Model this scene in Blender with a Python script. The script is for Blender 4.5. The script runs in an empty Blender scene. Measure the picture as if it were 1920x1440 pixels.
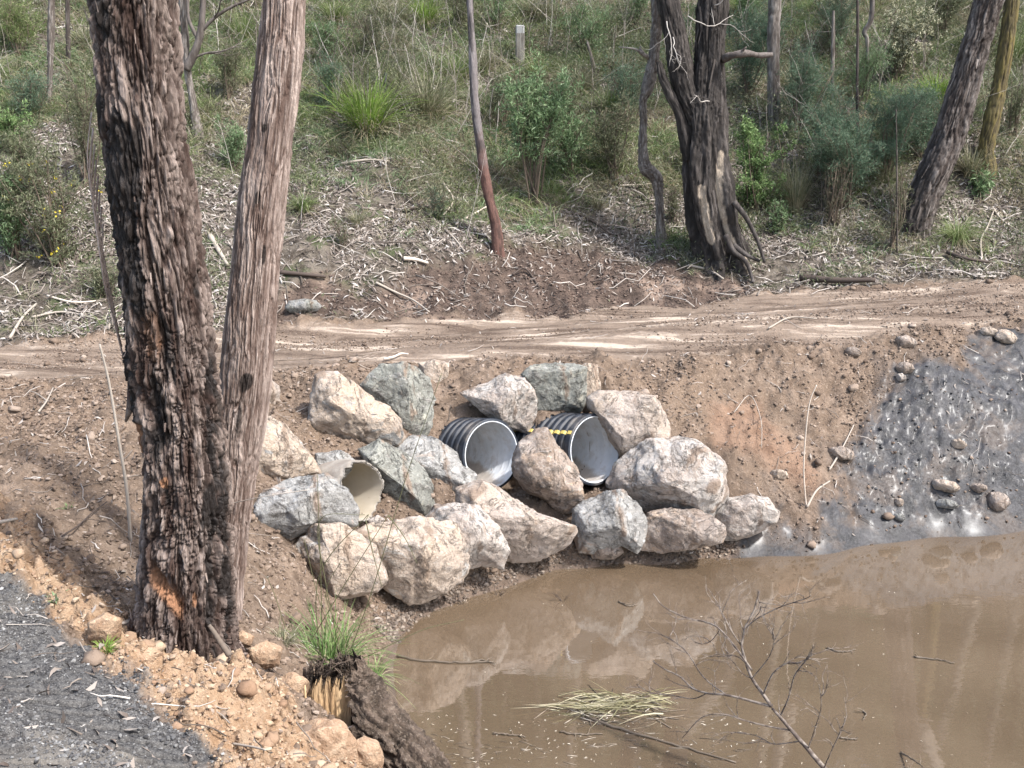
import bpy, math, random
import numpy as np

sc = bpy.context.scene
COL = sc.collection
random.seed(7)
RNG = np.random.default_rng(11)

# ------------------------------------------------------------------ camera, sky, sun, exposure
CAM_H = 4.1
PITCH = math.atan(540 / 1900.0)
cam_d = bpy.data.cameras.new('camera')
cam_d.sensor_width = 36.0
cam_d.lens = 36.0 * 1900 / 1920
cam_d.clip_start = 0.05
cam_d.clip_end = 500
cam = bpy.data.objects.new('camera', cam_d)
cam.location = (0, 0, CAM_H)
cam.rotation_euler = (math.pi / 2 - PITCH, 0, 0)
COL.objects.link(cam)
sc.camera = cam

SUN_EL = math.radians(53)
SUN_AZ = math.radians(124)      # clockwise from +Y: sun high on the right
world = bpy.data.worlds.new('World')
sc.world = world
world.use_nodes = True
wn = world.node_tree
sky = wn.nodes.new('ShaderNodeTexSky')
sky.sky_type = 'NISHITA'
sky.sun_disc = False
sky.sun_elevation = SUN_EL
sky.sun_rotation = SUN_AZ
sky.air_density = 1.3
sky.dust_density = 3.0
bg = wn.nodes['Background']
bg.inputs[1].default_value = 0.15
wn.links.new(sky.outputs[0], bg.inputs[0])

sun_d = bpy.data.lights.new('sun', 'SUN')
sun_d.energy = 2.75
sun_d.angle = math.radians(3.5)
sun_d.color = (1.0, 0.975, 0.945)
sun = bpy.data.objects.new('sun', sun_d)
sun.rotation_euler = (math.pi / 2 - SUN_EL, 0, math.pi - SUN_AZ)
COL.objects.link(sun)

sc.view_settings.view_transform = 'Standard'
sc.view_settings.look = 'None'
sc.view_settings.gamma = 1.0
sc.view_settings.exposure = 1.47
sc.render.engine = 'CYCLES'
sc.cycles.max_bounces = 5
sc.cycles.use_denoising = True

# ------------------------------------------------------------------ picture-to-place helpers
F_PX = 1900.0
SP, CP = math.sin(PITCH), math.cos(PITCH)


def ray(px, py):
    """direction through a point of the 1920 x 1440 frame (not normalised, unit along the lens axis)"""
    u = (px - 960) / F_PX
    v = (py - 720) / F_PX
    return np.array([u, CP - v * SP, -SP - v * CP])


def at(px, py, Y):
    """world point on that ray in the vertical plane y = Y"""
    d = ray(px, py)
    return np.array([0, 0, CAM_H]) + d * (Y / d[1])


def atz(px, py, z):
    d = ray(px, py)
    return np.array([0, 0, CAM_H]) + d * ((z - CAM_H) / d[2])


def ppm(p):
    """picture pixels per metre at a world point"""
    return F_PX / (p[1] * CP + (CAM_H - p[2]) * SP)


# ------------------------------------------------------------------ noise in numpy
def _hash(ix, iy, iz, seed):
    n = (ix.astype(np.int64) * 374761393 + iy.astype(np.int64) * 668265263 + iz.astype(np.int64) * 1274126177 + seed * 974634777) & 0xFFFFFFFF
    n = ((n ^ (n >> 13)) * 1103515245) & 0xFFFFFFFF
    n = ((n ^ (n >> 16)) * 2246822519) & 0xFFFFFFFF
    n = n ^ (n >> 15)
    return (n & 0xFFFFFF) / float(0xFFFFFF)


def vnoise(P, seed=0):
    i = np.floor(P).astype(np.int64)
    f = P - i
    f = f * f * f * (f * (f * 6 - 15) + 10)
    out = 0
    for dx in (0, 1):
        wx = f[:, 0] if dx else 1 - f[:, 0]
        for dy in (0, 1):
            wy = f[:, 1] if dy else 1 - f[:, 1]
            for dz in (0, 1):
                wz = f[:, 2] if dz else 1 - f[:, 2]
                out = out + _hash(i[:, 0] + dx, i[:, 1] + dy, i[:, 2] + dz, seed) * wx * wy * wz
    return out * 2 - 1


def fbm(P, octs=4, seed=0, gain=0.5):
    a, s, o = 1.0, 0.0, 0
    P = np.asarray(P, float)
    for k in range(octs):
        o = o + a * vnoise(P * (2.03 ** k) + 17.3 * k, seed + k)
        s += a
        a *= gain
    return o / s


def voro(P, seed=0):
    """F1, F2 and the winning cell's random number"""
    i = np.floor(P).astype(np.int64)
    f1 = np.full(len(P), 9.0)
    f2 = np.full(len(P), 9.0)
    cid = np.zeros(len(P))
    for dx in (-1, 0, 1):
        for dy in (-1, 0, 1):
            for dz in (-1, 0, 1):
                cx, cy, cz = i[:, 0] + dx, i[:, 1] + dy, i[:, 2] + dz
                q = np.stack([cx + _hash(cx, cy, cz, seed), cy + _hash(cx, cy, cz, seed + 1), cz + _hash(cx, cy, cz, seed + 2)], 1)
                d = np.sqrt(((P - q) ** 2).sum(1))
                m = d < f1
                f2 = np.where(m, f1, np.minimum(f2, d))
                cid = np.where(m, _hash(cx, cy, cz, seed + 3), cid)
                f1 = np.where(m, d, f1)
    return f1, f2, cid


def sstep(x, a, b):
    t = np.clip((x - a) / (b - a), 0, 1)
    return t * t * (3 - 2 * t)


def xy3(x, y, s=1.0, z=0.0):
    return np.stack([x * s, y * s, np.full_like(x, z)], 1)


# ------------------------------------------------------------------ mesh building
def tag(o, label=None, cat=None, group=None, kind=None):
    if label: o['label'] = label
    if cat: o['category'] = cat
    if group: o['group'] = group
    if kind: o['kind'] = kind
    return o


def empty(name, loc=(0, 0, 0)):
    o = bpy.data.objects.new(name, None)
    o.location = tuple(float(c) for c in loc)
    o.empty_display_size = 0.1
    COL.objects.link(o)
    return o


def mesh(name, V, F, mat=None, parent=None, smooth=True, attrs=None, origin=None, world_space=True):
    """F: list of int arrays (n,3) or (n,4). V is in world space; the object's origin is put at `origin`
    (or at its parent's place), so the mesh sits where V says."""
    V = np.asarray(V, np.float64)
    if parent is not None:
        o0 = np.array(parent.location)
    elif origin is not None:
        o0 = np.array(origin, float)
    else:
        o0 = np.zeros(3)
    off = np.zeros(3)
    if parent is not None and parent.parent is not None:
        o0 = o0 + np.array(parent.parent.location)
    me = bpy.data.meshes.new(name)
    F = [np.asarray(f, np.int32) for f in F if len(f)]
    nl = sum(f.size for f in F)
    npoly = sum(len(f) for f in F)
    me.vertices.add(len(V))
    me.vertices.foreach_set('co', (V - o0).astype(np.float32).ravel())
    me.loops.add(nl)
    me.loops.foreach_set('vertex_index', np.concatenate([f.ravel() for f in F]))
    me.polygons.add(npoly)
    tot = np.concatenate([np.full(len(f), f.shape[1], np.int32) for f in F])
    st = np.concatenate([[0], np.cumsum(tot)[:-1]]).astype(np.int32)
    me.polygons.foreach_set('loop_start', st)
    me.polygons.foreach_set('use_smooth', np.full(npoly, smooth, bool))
    if attrs:
        for k, a in attrs.items():
            at_ = me.attributes.new(k, 'FLOAT', 'POINT')
            at_.data.foreach_set('value', np.asarray(a, np.float32))
    me.update(calc_edges=True)
    if mat: me.materials.append(mat)
    o = bpy.data.objects.new(name, me)
    COL.objects.link(o)
    if parent is not None:
        o.parent = parent
    elif origin is not None:
        o.location = tuple(float(c) for c in o0)
    return o


class Acc:
    def __init__(s):
        s.V, s.T, s.Q, s.n, s.A = [], [], [], 0, []

    def add(s, V, T=None, Q=None, a=None):
        if T is not None and len(T): s.T.append(np.asarray(T) + s.n)
        if Q is not None and len(Q): s.Q.append(np.asarray(Q) + s.n)
        s.V.append(V)
        s.A.append(np.full(len(V), 0.0) if a is None else (np.full(len(V), float(a)) if np.isscalar(a) else a))
        s.n += len(V)

    def build(s, name, mat, parent=None, smooth=True, origin=None):
        F = []
        if s.T: F.append(np.concatenate(s.T))
        if s.Q: F.append(np.concatenate(s.Q))
        return mesh(name, np.concatenate(s.V), F, mat, parent, smooth, {'a': np.concatenate(s.A)}, origin)


def nrm(v):
    v = np.asarray(v, float)
    return v / np.maximum(np.linalg.norm(v, axis=-1, keepdims=True), 1e-9)


def resample(P, n, smooth=True):
    """Catmull-Rom through the points, n samples"""
    P = np.asarray(P, float)
    if len(P) == 2 or not smooth:
        t = np.linspace(0, len(P) - 1, n)
        return np.stack([np.interp(t, np.arange(len(P)), P[:, k]) for k in range(P.shape[1])], 1)
    E = np.vstack([2 * P[0] - P[1], P, 2 * P[-1] - P[-2]])
    t = np.linspace(0, len(P) - 1 - 1e-6, n)
    i = t.astype(int)
    f = (t - i)[:, None]
    a, b, c, d = E[i], E[i + 1], E[i + 2], E[i + 3]
    return 0.5 * ((2 * b) + (-a + c) * f + (2 * a - 5 * b + 4 * c - d) * f ** 2 + (-a + 3 * b - 3 * c + d) * f ** 3)


def tube_vf(P, R, nseg=6, cap=True):
    P = np.asarray(P, float)
    n = len(P)
    R = np.broadcast_to(np.asarray(R, float), (n,))
    T = nrm(np.gradient(P, axis=0))
    ref = np.array([1.0, 0, 0]) if abs(T[:, 0]).mean() < 0.75 else np.array([0, 0, 1.0])
    A = nrm(ref - (T @ ref)[:, None] * T)
    B = np.cross(T, A)
    ph = np.linspace(0, 2 * math.pi, nseg, endpoint=False)
    V = P[:, None] + R[:, None, None] * (np.cos(ph)[None, :, None] * A[:, None] + np.sin(ph)[None, :, None] * B[:, None])
    V = V.reshape(-1, 3)
    i = np.arange(n - 1)[:, None] * nseg
    j = np.arange(nseg)[None]
    jn = (j + 1) % nseg
    Q = np.stack([i + j, i + jn, i + nseg + jn, i + nseg + j], -1).reshape(-1, 4)
    T3 = None
    if cap:
        V = np.vstack([V, P[0], P[-1]])
        j = np.arange(nseg)
        jn = (j + 1) % nseg
        T3 = np.vstack([np.stack([jn, j, np.full(nseg, n * nseg)], 1),
                        np.stack([(n - 1) * nseg + j, (n - 1) * nseg + jn, np.full(nseg, n * nseg + 1)], 1)])
    return V, T3, Q


def blades_vf(B, D, side, L, W, droop, segs=4):
    """curved grass blades. B base (N,3), D unit start direction, side unit, L, W, droop (N,)"""
    N = len(B)
    t = np.linspace(0, 1, segs + 1)
    hz = D.copy(); hz[:, 2] = 0
    hz = nrm(hz + 1e-4)
    P = B[:, None] + D[:, None] * (L[:, None] * t[None])[..., None]
    dr = (droop * L)[:, None] * t[None] ** 2.2
    P = P + hz[:, None] * (dr * 0.55)[..., None]
    P[..., 2] -= dr * 0.8
    w = W[:, None] * (1 - t[None] ** 2.5 * 0.93) * 0.5
    V = np.concatenate([P - side[:, None] * w[..., None], P + side[:, None] * w[..., None]], 1)
    n = segs + 1
    k = np.arange(segs)
    q = np.stack([k, k + 1, n + k + 1, n + k], 1)
    Q = (np.arange(N) * 2 * n)[:, None, None] + q[None]
    return V.reshape(-1, 3), None, Q.reshape(-1, 4)


def leaves_vf(C, D, Nn, L, W, fold=0.25):
    """narrow four-corner leaves folded on the midrib"""
    S = nrm(np.cross(D, Nn))
    Nn = np.cross(S, D)
    L = L[:, None]; W = W[:, None]
    V = np.stack([C, C + D * L * 0.45 + S * W * 0.5 + Nn * W * fold, C + D * L - Nn * L * 0.08, C + D * L * 0.45 - S * W * 0.5 + Nn * W * fold], 1)
    N = len(C)
    b = (np.arange(N) * 4)[:, None]
    T = np.concatenate([b + np.array([[0, 1, 2]]), b + np.array([[0, 2, 3]])], 0)
    return V.reshape(-1, 3), T, None


def rand_unit(n, rng=None):
    rng = rng or RNG
    return nrm(rng.normal(size=(n, 3)))


def ico(sub):
    t = (1 + 5 ** 0.5) / 2
    V = [(-1, t, 0), (1, t, 0), (-1, -t, 0), (1, -t, 0), (0, -1, t), (0, 1, t), (0, -1, -t), (0, 1, -t), (t, 0, -1), (t, 0, 1), (-t, 0, -1), (-t, 0, 1)]
    F = [(0, 11, 5), (0, 5, 1), (0, 1, 7), (0, 7, 10), (0, 10, 11), (1, 5, 9), (5, 11, 4), (11, 10, 2), (10, 7, 6), (7, 1, 8), (3, 9, 4), (3, 4, 2), (3, 2, 6), (3, 6, 8), (3, 8, 9), (4, 9, 5), (2, 4, 11), (6, 2, 10), (8, 6, 7), (9, 8, 1)]
    V = nrm(np.array(V, float)); F = np.array(F)
    for _ in range(sub):
        E = np.sort(np.vstack([F[:, [0, 1]], F[:, [1, 2]], F[:, [2, 0]]]), 1)
        U, inv = np.unique(E, axis=0, return_inverse=True)
        inv = inv.ravel()
        n = len(V)
        V = np.vstack([V, nrm(V[U[:, 0]] + V[U[:, 1]])])
        m = len(F)
        a, b, c = inv[:m] + n, inv[m:2 * m] + n, inv[2 * m:] + n
        F = np.vstack([np.stack([F[:, 0], a, c], 1), np.stack([F[:, 1], b, a], 1), np.stack([F[:, 2], c, b], 1), np.stack([a, b, c], 1)])
    return V, F


ICO = {k: ico(k) for k in (0, 1, 2, 3, 4, 5)}

# ------------------------------------------------------------------ node materials
class NT:
    def __init__(s, name):
        s.m = bpy.data.materials.new(name)
        s.m.use_nodes = True
        s.t = s.m.node_tree
        s.b = s.t.nodes['Principled BSDF']

    def n(s, typ, **kw):
        nd = s.t.nodes.new(typ)
        for k, v in kw.items(): setattr(nd, k, v)
        return nd

    def link(s, a, b): s.t.links.new(a, b)

    def val(s, x, inp):
        if isinstance(x, (int, float)): inp.default_value = x
        elif isinstance(x, (tuple, list)): inp.default_value = tuple(x) + ((1,) if len(x) == 3 and len(inp.default_value) == 4 else ())
        else: s.link(x, inp)

    def coord(s, kind='Object', scale=(1, 1, 1)):
        tc = s.n('ShaderNodeTexCoord')
        mp = s.n('ShaderNodeMapping')
        mp.inputs['Scale'].default_value = scale
        s.link(tc.outputs[kind], mp.inputs[0])
        return mp.outputs[0]

    def noise(s, vec, scale, detail=4, rough=0.55, dist=0.0):
        nd = s.n('ShaderNodeTexNoise')
        s.link(vec, nd.inputs['Vector'])
        nd.inputs['Scale'].default_value = scale
        nd.inputs['Detail'].default_value = detail
        nd.inputs['Roughness'].default_value = rough
        nd.inputs['Distortion'].default_value = dist
        return nd.outputs['Fac']

    def voronoi(s, vec, scale, feature='F1', out='Distance'):
        nd = s.n('ShaderNodeTexVoronoi', feature=feature)
        s.link(vec, nd.inputs['Vector'])
        nd.inputs['Scale'].default_value = scale
        return nd.outputs[out]

    def rng(s, x, a, b, c=0.0, d=1.0):
        nd = s.n('ShaderNodeMapRange', interpolation_type='SMOOTHSTEP')
        s.link(x, nd.inputs[0])
        for k, v in zip((1, 2, 3, 4), (a, b, c, d)): nd.inputs[k].default_value = v
        return nd.outputs[0]

    def mix(s, f, a, b, mode='MIX'):
        nd = s.n('ShaderNodeMix', data_type='RGBA', blend_type=mode)
        s.val(f, nd.inputs[0])
        s.val(a, nd.inputs[6]); s.val(b, nd.inputs[7])
        return nd.outputs[2]

    def math(s, op, a, b=0.5, c=0.5):
        nd = s.n('ShaderNodeMath', operation=op)
        s.val(a, nd.inputs[0]); s.val(b, nd.inputs[1]); s.val(c, nd.inputs[2])
        return nd.outputs[0]

    def attr(s, name):
        nd = s.n('ShaderNodeAttribute', attribute_name=name)
        return nd.outputs['Fac']

    def island(s):
        return s.n('ShaderNodeNewGeometry').outputs['Random Per Island']

    def ramp(s, x, stops):
        nd = s.n('ShaderNodeValToRGB')
        s.link(x, nd.inputs[0])
        e = nd.color_ramp.elements
        while len(e) < len(stops): e.new(0.5)
        for k, (p, c) in enumerate(stops):
            e[k].position = p
            e[k].color = tuple(c) + (1,)
        return nd.outputs[0]

    def bump(s, h, strength=0.5, dist=0.01):
        nd = s.n('ShaderNodeBump')
        nd.inputs['Strength'].default_value = strength
        nd.inputs['Distance'].default_value = dist
        s.link(h, nd.inputs['Height'])
        s.link(nd.outputs[0], s.b.inputs['Normal'])

    def out(s, col, rough=0.85, spec=0.3):
        s.val(col, s.b.inputs['Base Color'])
        s.val(rough, s.b.inputs['Roughness'])
        s.b.inputs['Specular IOR Level'].default_value = spec
        return s.m


def leaf_mat(name, stops, rough=0.55, trans=0.25, spec=0.3, big=None):
    """colour by leaf; some light comes through"""
    m = NT(name)
    c = m.ramp(m.island(), stops)
    if big:
        nz = m.noise(m.coord('Object'), big, 2)
        c = m.mix(m.rng(nz, 0.35, 0.65), c, m.mix(1.0, c, (0.72, 0.78, 0.7), 'MULTIPLY'))
    m.out(c, rough, spec)
    tr = m.n('ShaderNodeBsdfTranslucent')
    m.link(c, tr.inputs[0])
    mx = m.n('ShaderNodeMixShader')
    mx.inputs[0].default_value = trans
    m.link(m.b.outputs[0], mx.inputs[1]); m.link(tr.outputs[0], mx.inputs[2])
    m.link(mx.outputs[0], m.t.nodes['Material Output'].inputs[0])
    return m.m

# ------------------------------------------------------------------ terrain
CPTS = []
for px, py, z in [
    # waterline
    (830, 1440, 0), (770, 1390, 0), (735, 1320, 0), (730, 1250, 0), (745, 1190, 0), (800, 1150, 0), (880, 1118, 0), (960, 1092, 0),
    (1050, 1060, 0), (1150, 1049, 0), (1300, 1041, 0), (1450, 1042, 0), (1600, 1021, 0), (1750, 1004, 0), (1920, 990, 0), (2150, 975, 0),
    # foot of the rocks
    (790, 1128, .06), (960, 1062, .1), (1120, 1030, .12), (1280, 1022, .12), (1420, 1000, .13),
    # rock face
    (640, 1080, .42), (700, 1000, .55), (760, 930, .75), (620, 930, .95), (560, 850, 1.2), (660, 780, 1.32), (760, 760, 1.32),
    (880, 930, .50), (900, 850, .98), (930, 760, 1.28), (1040, 930, .48), (1060, 850, .95), (1060, 740, 1.36), (1200, 800, 1.12),
    (1260, 900, .6), (1400, 900, .62),
    # right bank
    (1400, 780, 1.05), (1500, 850, .75), (1560, 950, .34), (1600, 760, 1.05), (1700, 850, .66), (1700, 960, .2), (1750, 720, 1.25),
    (1900, 900, .42), (1900, 780, .95), (1880, 690, 1.3), (2100, 880, .4), (2100, 740, 1.1),
    # near edge of the road
    (-200, 715, 1.5), (0, 712, 1.5), (200, 704, 1.5), (380, 700, 1.48), (520, 698, 1.46), (700, 690, 1.5), (850, 682, 1.52), (1000, 678, 1.52),
    (1150, 676, 1.52), (1300, 672, 1.52), (1450, 655, 1.55), (1600, 634, 1.6), (1750, 615, 1.67), (1900, 598, 1.73), (2100, 578, 1.8),
    # far edge of the road
    (-200, 650, 1.5), (0, 648, 1.5), (250, 640, 1.5), (520, 612, 1.5), (700, 602, 1.5), (900, 590, 1.5), (1100, 577, 1.52), (1300, 560, 1.56),
    (1500, 549, 1.62), (1700, 540, 1.7), (1920, 527, 1.8), (2150, 512, 1.9),
    # slope from the tree to the water
    (450, 1050, 1.0), (550, 1110, .75), (600, 1190, .5), (520, 1240, .95), (690, 1180, .17), (480, 900, 1.28), (520, 990, .98), (500, 800, 1.4),
    (660, 1300, .55), (700, 1350, .5), (720, 1440, .78), (640, 1250, .55),
    # left ground
    (0, 800, 1.56), (100, 900, 1.55), (200, 1000, 1.5), (100, 1050, 1.62), (340, 1200, 1.44), (0, 1080, 1.74), (150, 1200, 1.62),
    (0, 1440, 1.97), (250, 1440, 1.77), (430, 1440, 1.6), (420, 1260, 1.45), (560, 1300, 1.15), (600, 1420, 1.08), (-200, 1200, 1.85), (-200, 900, 1.6),
]:
    CPTS.append(atz(px, py, z))
for p in [(0, 0, 2.4), (-2, 1.5, 2.35), (-3, -1, 2.5), (2, 0, 2.2), (4, 0, 2.0), (0.6, 2.6, 1.6), (2, 3, .25), (4, 3, .2), (6.5, 4, .4), (8, 6, .6), (8.5, 8, .8), (1.6, 3.9, -.15),
          (3, 4.3, -.25), (2, 6, -.6), (4, 6, -.7), (1, 6.6, -.5), (3, 7.4, -.5), (5, 7.5, -.5), (0.4, 7.2, -.22), (-6, 3, 2.3), (-8, 6, 1.9), (-6, -3, 2.6),
          (10, 9, 1.4), (10, 4, 1.2), (10, 0, 2.0), (6, -3, 2.4), (0, -4, 2.6)]:
    CPTS.append(np.array(p, float))
# the hill behind the road
for px, ytoe, ztoe in [(-500, 10.8, 1.5), (-150, 10.8, 1.5), (250, 11.1, 1.5), (600, 12.1, 1.5), (900, 12.9, 1.5), (1200, 13.5, 1.55), (1500, 13.4, 1.66), (1800, 13.2, 1.76), (2100, 13.2, 1.85)]:
    x0 = (px - 960) / F_PX * (ytoe + .5)
    steep = .82 if 500 < px < 1100 else .42
    for dy, dz in [(.75, steep), (1.1, steep + .12), (2.2, 1.38), (4, 2.25), (7, 3.85), (11, 6.0), (18, 11.2), (30, 23), (42, 36)]:
        CPTS.append(np.array([x0 * (1 + dy / 14), ytoe + dy, ztoe + dz]))
CPTS = np.array(CPTS)
# close duplicates would make the fit wild
keep = []
for i, p in enumerate(CPTS):
    if all(np.hypot(*(p[:2] - CPTS[j][:2])) > 0.06 for j in keep): keep.append(i)
CPTS = CPTS[keep]


def _warp(xy):
    return np.stack([xy[:, 0], xy[:, 1]], 1)


def tps_fit(P, lam=0.004):
    X = _warp(P[:, :2]); n = len(X)
    d = np.sqrt(((X[:, None] - X[None]) ** 2).sum(-1))
    K = np.where(d > 0, d ** 2 * np.log(d + 1e-12), 0) * 0.25 + d * 1.0   # between a membrane and a plate: no overshoot
    K = d
    A = np.zeros((n + 3, n + 3))
    A[:n, :n] = K - lam * np.eye(n)
    A[:n, n] = 1; A[:n, n + 1:] = X
    A[n, :n] = 1; A[n + 1:, :n] = X.T
    b = np.concatenate([P[:, 2], np.zeros(3)])
    return X, np.linalg.solve(A, b)


_TX, _TW = tps_fit(CPTS)


def base_h(x, y):
    x = np.asarray(x, float).ravel(); y = np.asarray(y, float).ravel()
    out = np.empty(len(x))
    for s in range(0, len(x), 40000):
        q = _warp(np.stack([x[s:s + 40000], y[s:s + 40000]], 1))
        d = np.sqrt(np.maximum((q ** 2).sum(1)[:, None] + (_TX ** 2).sum(1)[None] - 2 * q @ _TX.T, 0) + 0.02)
        out[s:s + 40000] = d @ _TW[:-3] + _TW[-3] + q @ _TW[-2:]
    return out


_base0 = base_h
# hollows in the bank in front of and beside the pipe mouths: mouth x, y, heading, floor height, half width, length of pipe laid bare
HOLLOWS = []
BORES = []
for _px, _py, _Y, _yaw, _R, _bare in [(922, 852, 8.85, 40, .335, .3), (1112, 843, 8.85, 40, .335, .36), (677, 921, 7.85, 55, .258, -.02)]:
    _c = at(_px, _py, _Y)
    BORES.append((_c, math.radians(_yaw), _R, .22 if _R > .3 else .17))
    HOLLOWS.append((_c[0], _c[1], math.radians(_yaw), _c[2] - _R - .05, _R + .05, _bare))


def base_h(x, y):
    x = np.asarray(x, float).ravel(); y = np.asarray(y, float).ravel()
    h = _base0(x, y)
    for cx, cy, yaw, zf, hw, bare in HOLLOWS:
        dx, dy = x - cx, y - cy
        a = dx * math.sin(yaw) - dy * math.cos(yaw); b = dx * math.cos(yaw) + dy * math.sin(yaw)
        w = sstep(a, -bare - .15, -bare + .1) * (1 - sstep(np.abs(b), hw, hw + .16)) * (1 - sstep(a, .5, .9))
        h = h * (1 - w) + np.minimum(h, zf) * w
    return h


def in_pipe(P, grow=0.0):
    m = np.zeros(len(P), bool)
    for c, yaw, R, rise in BORES:
        ax = nrm(np.array([math.sin(yaw), -math.cos(yaw), rise]))
        d = P - c
        a = d @ ax
        r = np.linalg.norm(d - a[:, None] * ax, axis=1)
        m |= (r < R - .012 + grow) & (a > -1.6) & (a < .02 + grow)
    return m


def hit_base(px, py):
    Y = np.concatenate([np.linspace(1.5, 16, 900), np.linspace(16.1, 45, 300)])
    d = ray(px, py)
    X = d[0] * Y / d[1]; Z = CAM_H + d[2] * Y / d[1]
    h = base_h(X, Y)
    k = np.argmax(Z < h)
    if Z[k] >= h[k]: k = len(Y) - 1
    return np.array([X[k], Y[k], h[k]])


def poly_world(pts):
    return np.array([hit_base(*p)[:2] for p in pts])


def sdist(poly, x, y):
    """signed distance (inside > 0) of points to a world polygon"""
    P = np.asarray(poly); Q = np.roll(P, -1, 0)
    d = np.full(len(x), 1e9); ins = np.zeros(len(x), bool)
    for (ax, ay), (bx, by) in zip(P, Q):
        ex, ey = bx - ax, by - ay
        t = np.clip(((x - ax) * ex + (y - ay) * ey) / (ex * ex + ey * ey + 1e-12), 0, 1)
        d = np.minimum(d, np.hypot(x - ax - t * ex, y - ay - t * ey))
        c = (ay > y) != (by > y)
        ins ^= c & (x < ax + (y - ay) / (by - ay + 1e-12) * ex)
    return np.where(ins, d, -d)


Z_ROAD = poly_world([(-500, 712), (0, 710), (200, 704), (520, 694), (760, 682), (1000, 676), (1300, 668), (1450, 652), (1600, 632), (1750, 614), (1920, 594), (2400, 560),
                     (2400, 500), (1920, 527), (1700, 539), (1500, 548), (1300, 560), (1100, 577), (900, 590), (700, 602), (520, 612), (250, 640), (0, 648), (-500, 655)])
Z_MUD = poly_world([(1385, 1052), (1400, 1022), (1480, 1004), (1530, 975), (1560, 940), (1580, 880), (1620, 800), (1640, 740), (1690, 690), (1790, 655), (1840, 636), (1920, 636), (2400, 640), (2400, 1100), (1920, 1060), (1400, 1090)])
Z_GRAV = np.vstack([poly_world([(-500, 1010), (-100, 1040), (0, 1072), (60, 1105), (130, 1180), (200, 1250), (290, 1320), (380, 1380), (450, 1440)]),
                    np.array([[-1.3, 2.6], [-1.0, 1.5], [0.4, 1.2], [0.5, -5], [-9, -5], [-9, 4]])])
Z_ORANGE = poly_world([(-200, 930), (0, 950), (90, 1020), (200, 1110), (270, 1190), (330, 1215), (440, 1225), (520, 1280), (580, 1370), (720, 1370), (760, 1470), (400, 1500), (280, 1320), (130, 1180), (0, 1072), (-300, 1040)])
Z_RED = poly_world([(500, 610), (520, 540), (700, 520), (860, 490), (930, 462), (1120, 455), (1260, 475), (1330, 520), (1480, 545), (1300, 562), (1000, 586), (700, 604)])
Z_CLAY = poly_world([(1340, 760), (1400, 750), (1440, 800), (1500, 830), (1545, 900), (1530, 940), (1480, 900), (1420, 850), (1350, 830)])
FAR_E = Z_ROAD[12:][::-1]


def rut(x, y, off, w):
    """a wheel track along the road, off metres from the far edge"""
    fy = np.interp(x, FAR_E[:, 0], FAR_E[:, 1])
    d = fy - y - off
    return np.exp(-(d / w) ** 2)


def zones(x, y):
    wob = fbm(xy3(x, y, 1.7), 4, 5) * 0.28
    wob2 = fbm(xy3(x, y, 6.0), 5, 9, .7) * 0.16
    z = {}
    z['road'] = sstep(sdist(Z_ROAD, x, y) + wob * .5 + wob2, -0.08, 0.12)
    z['mud'] = sstep(sdist(Z_MUD, x, y) + wob * 1.2 + wob2 * 1.8, -0.16, 0.14)
    z['gravel'] = sstep(sdist(Z_GRAV, x, y) + wob * .4 + wob2, -0.05, 0.06)
    z['orange'] = sstep(sdist(Z_ORANGE, x, y) + wob * .6 + wob2, -0.06, 0.08)
    z['red'] = sstep(sdist(Z_RED, x, y) + wob * 1.6, -0.15, 0.2)
    z['clay'] = sstep(sdist(Z_CLAY, x, y) + wob * .8, -0.08, 0.1)
    fy = np.interp(x, FAR_E[:, 0], FAR_E[:, 1])
    z['hill'] = sstep(y - fy + wob * .8, -0.05, 0.15)
    return z


def tread_band(x, y):
    n = .461 * x + .887 * y
    return np.exp(-((n - 2.32) / .15) ** 4) + np.exp(-((n - 1.85) / .13) ** 4)


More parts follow.
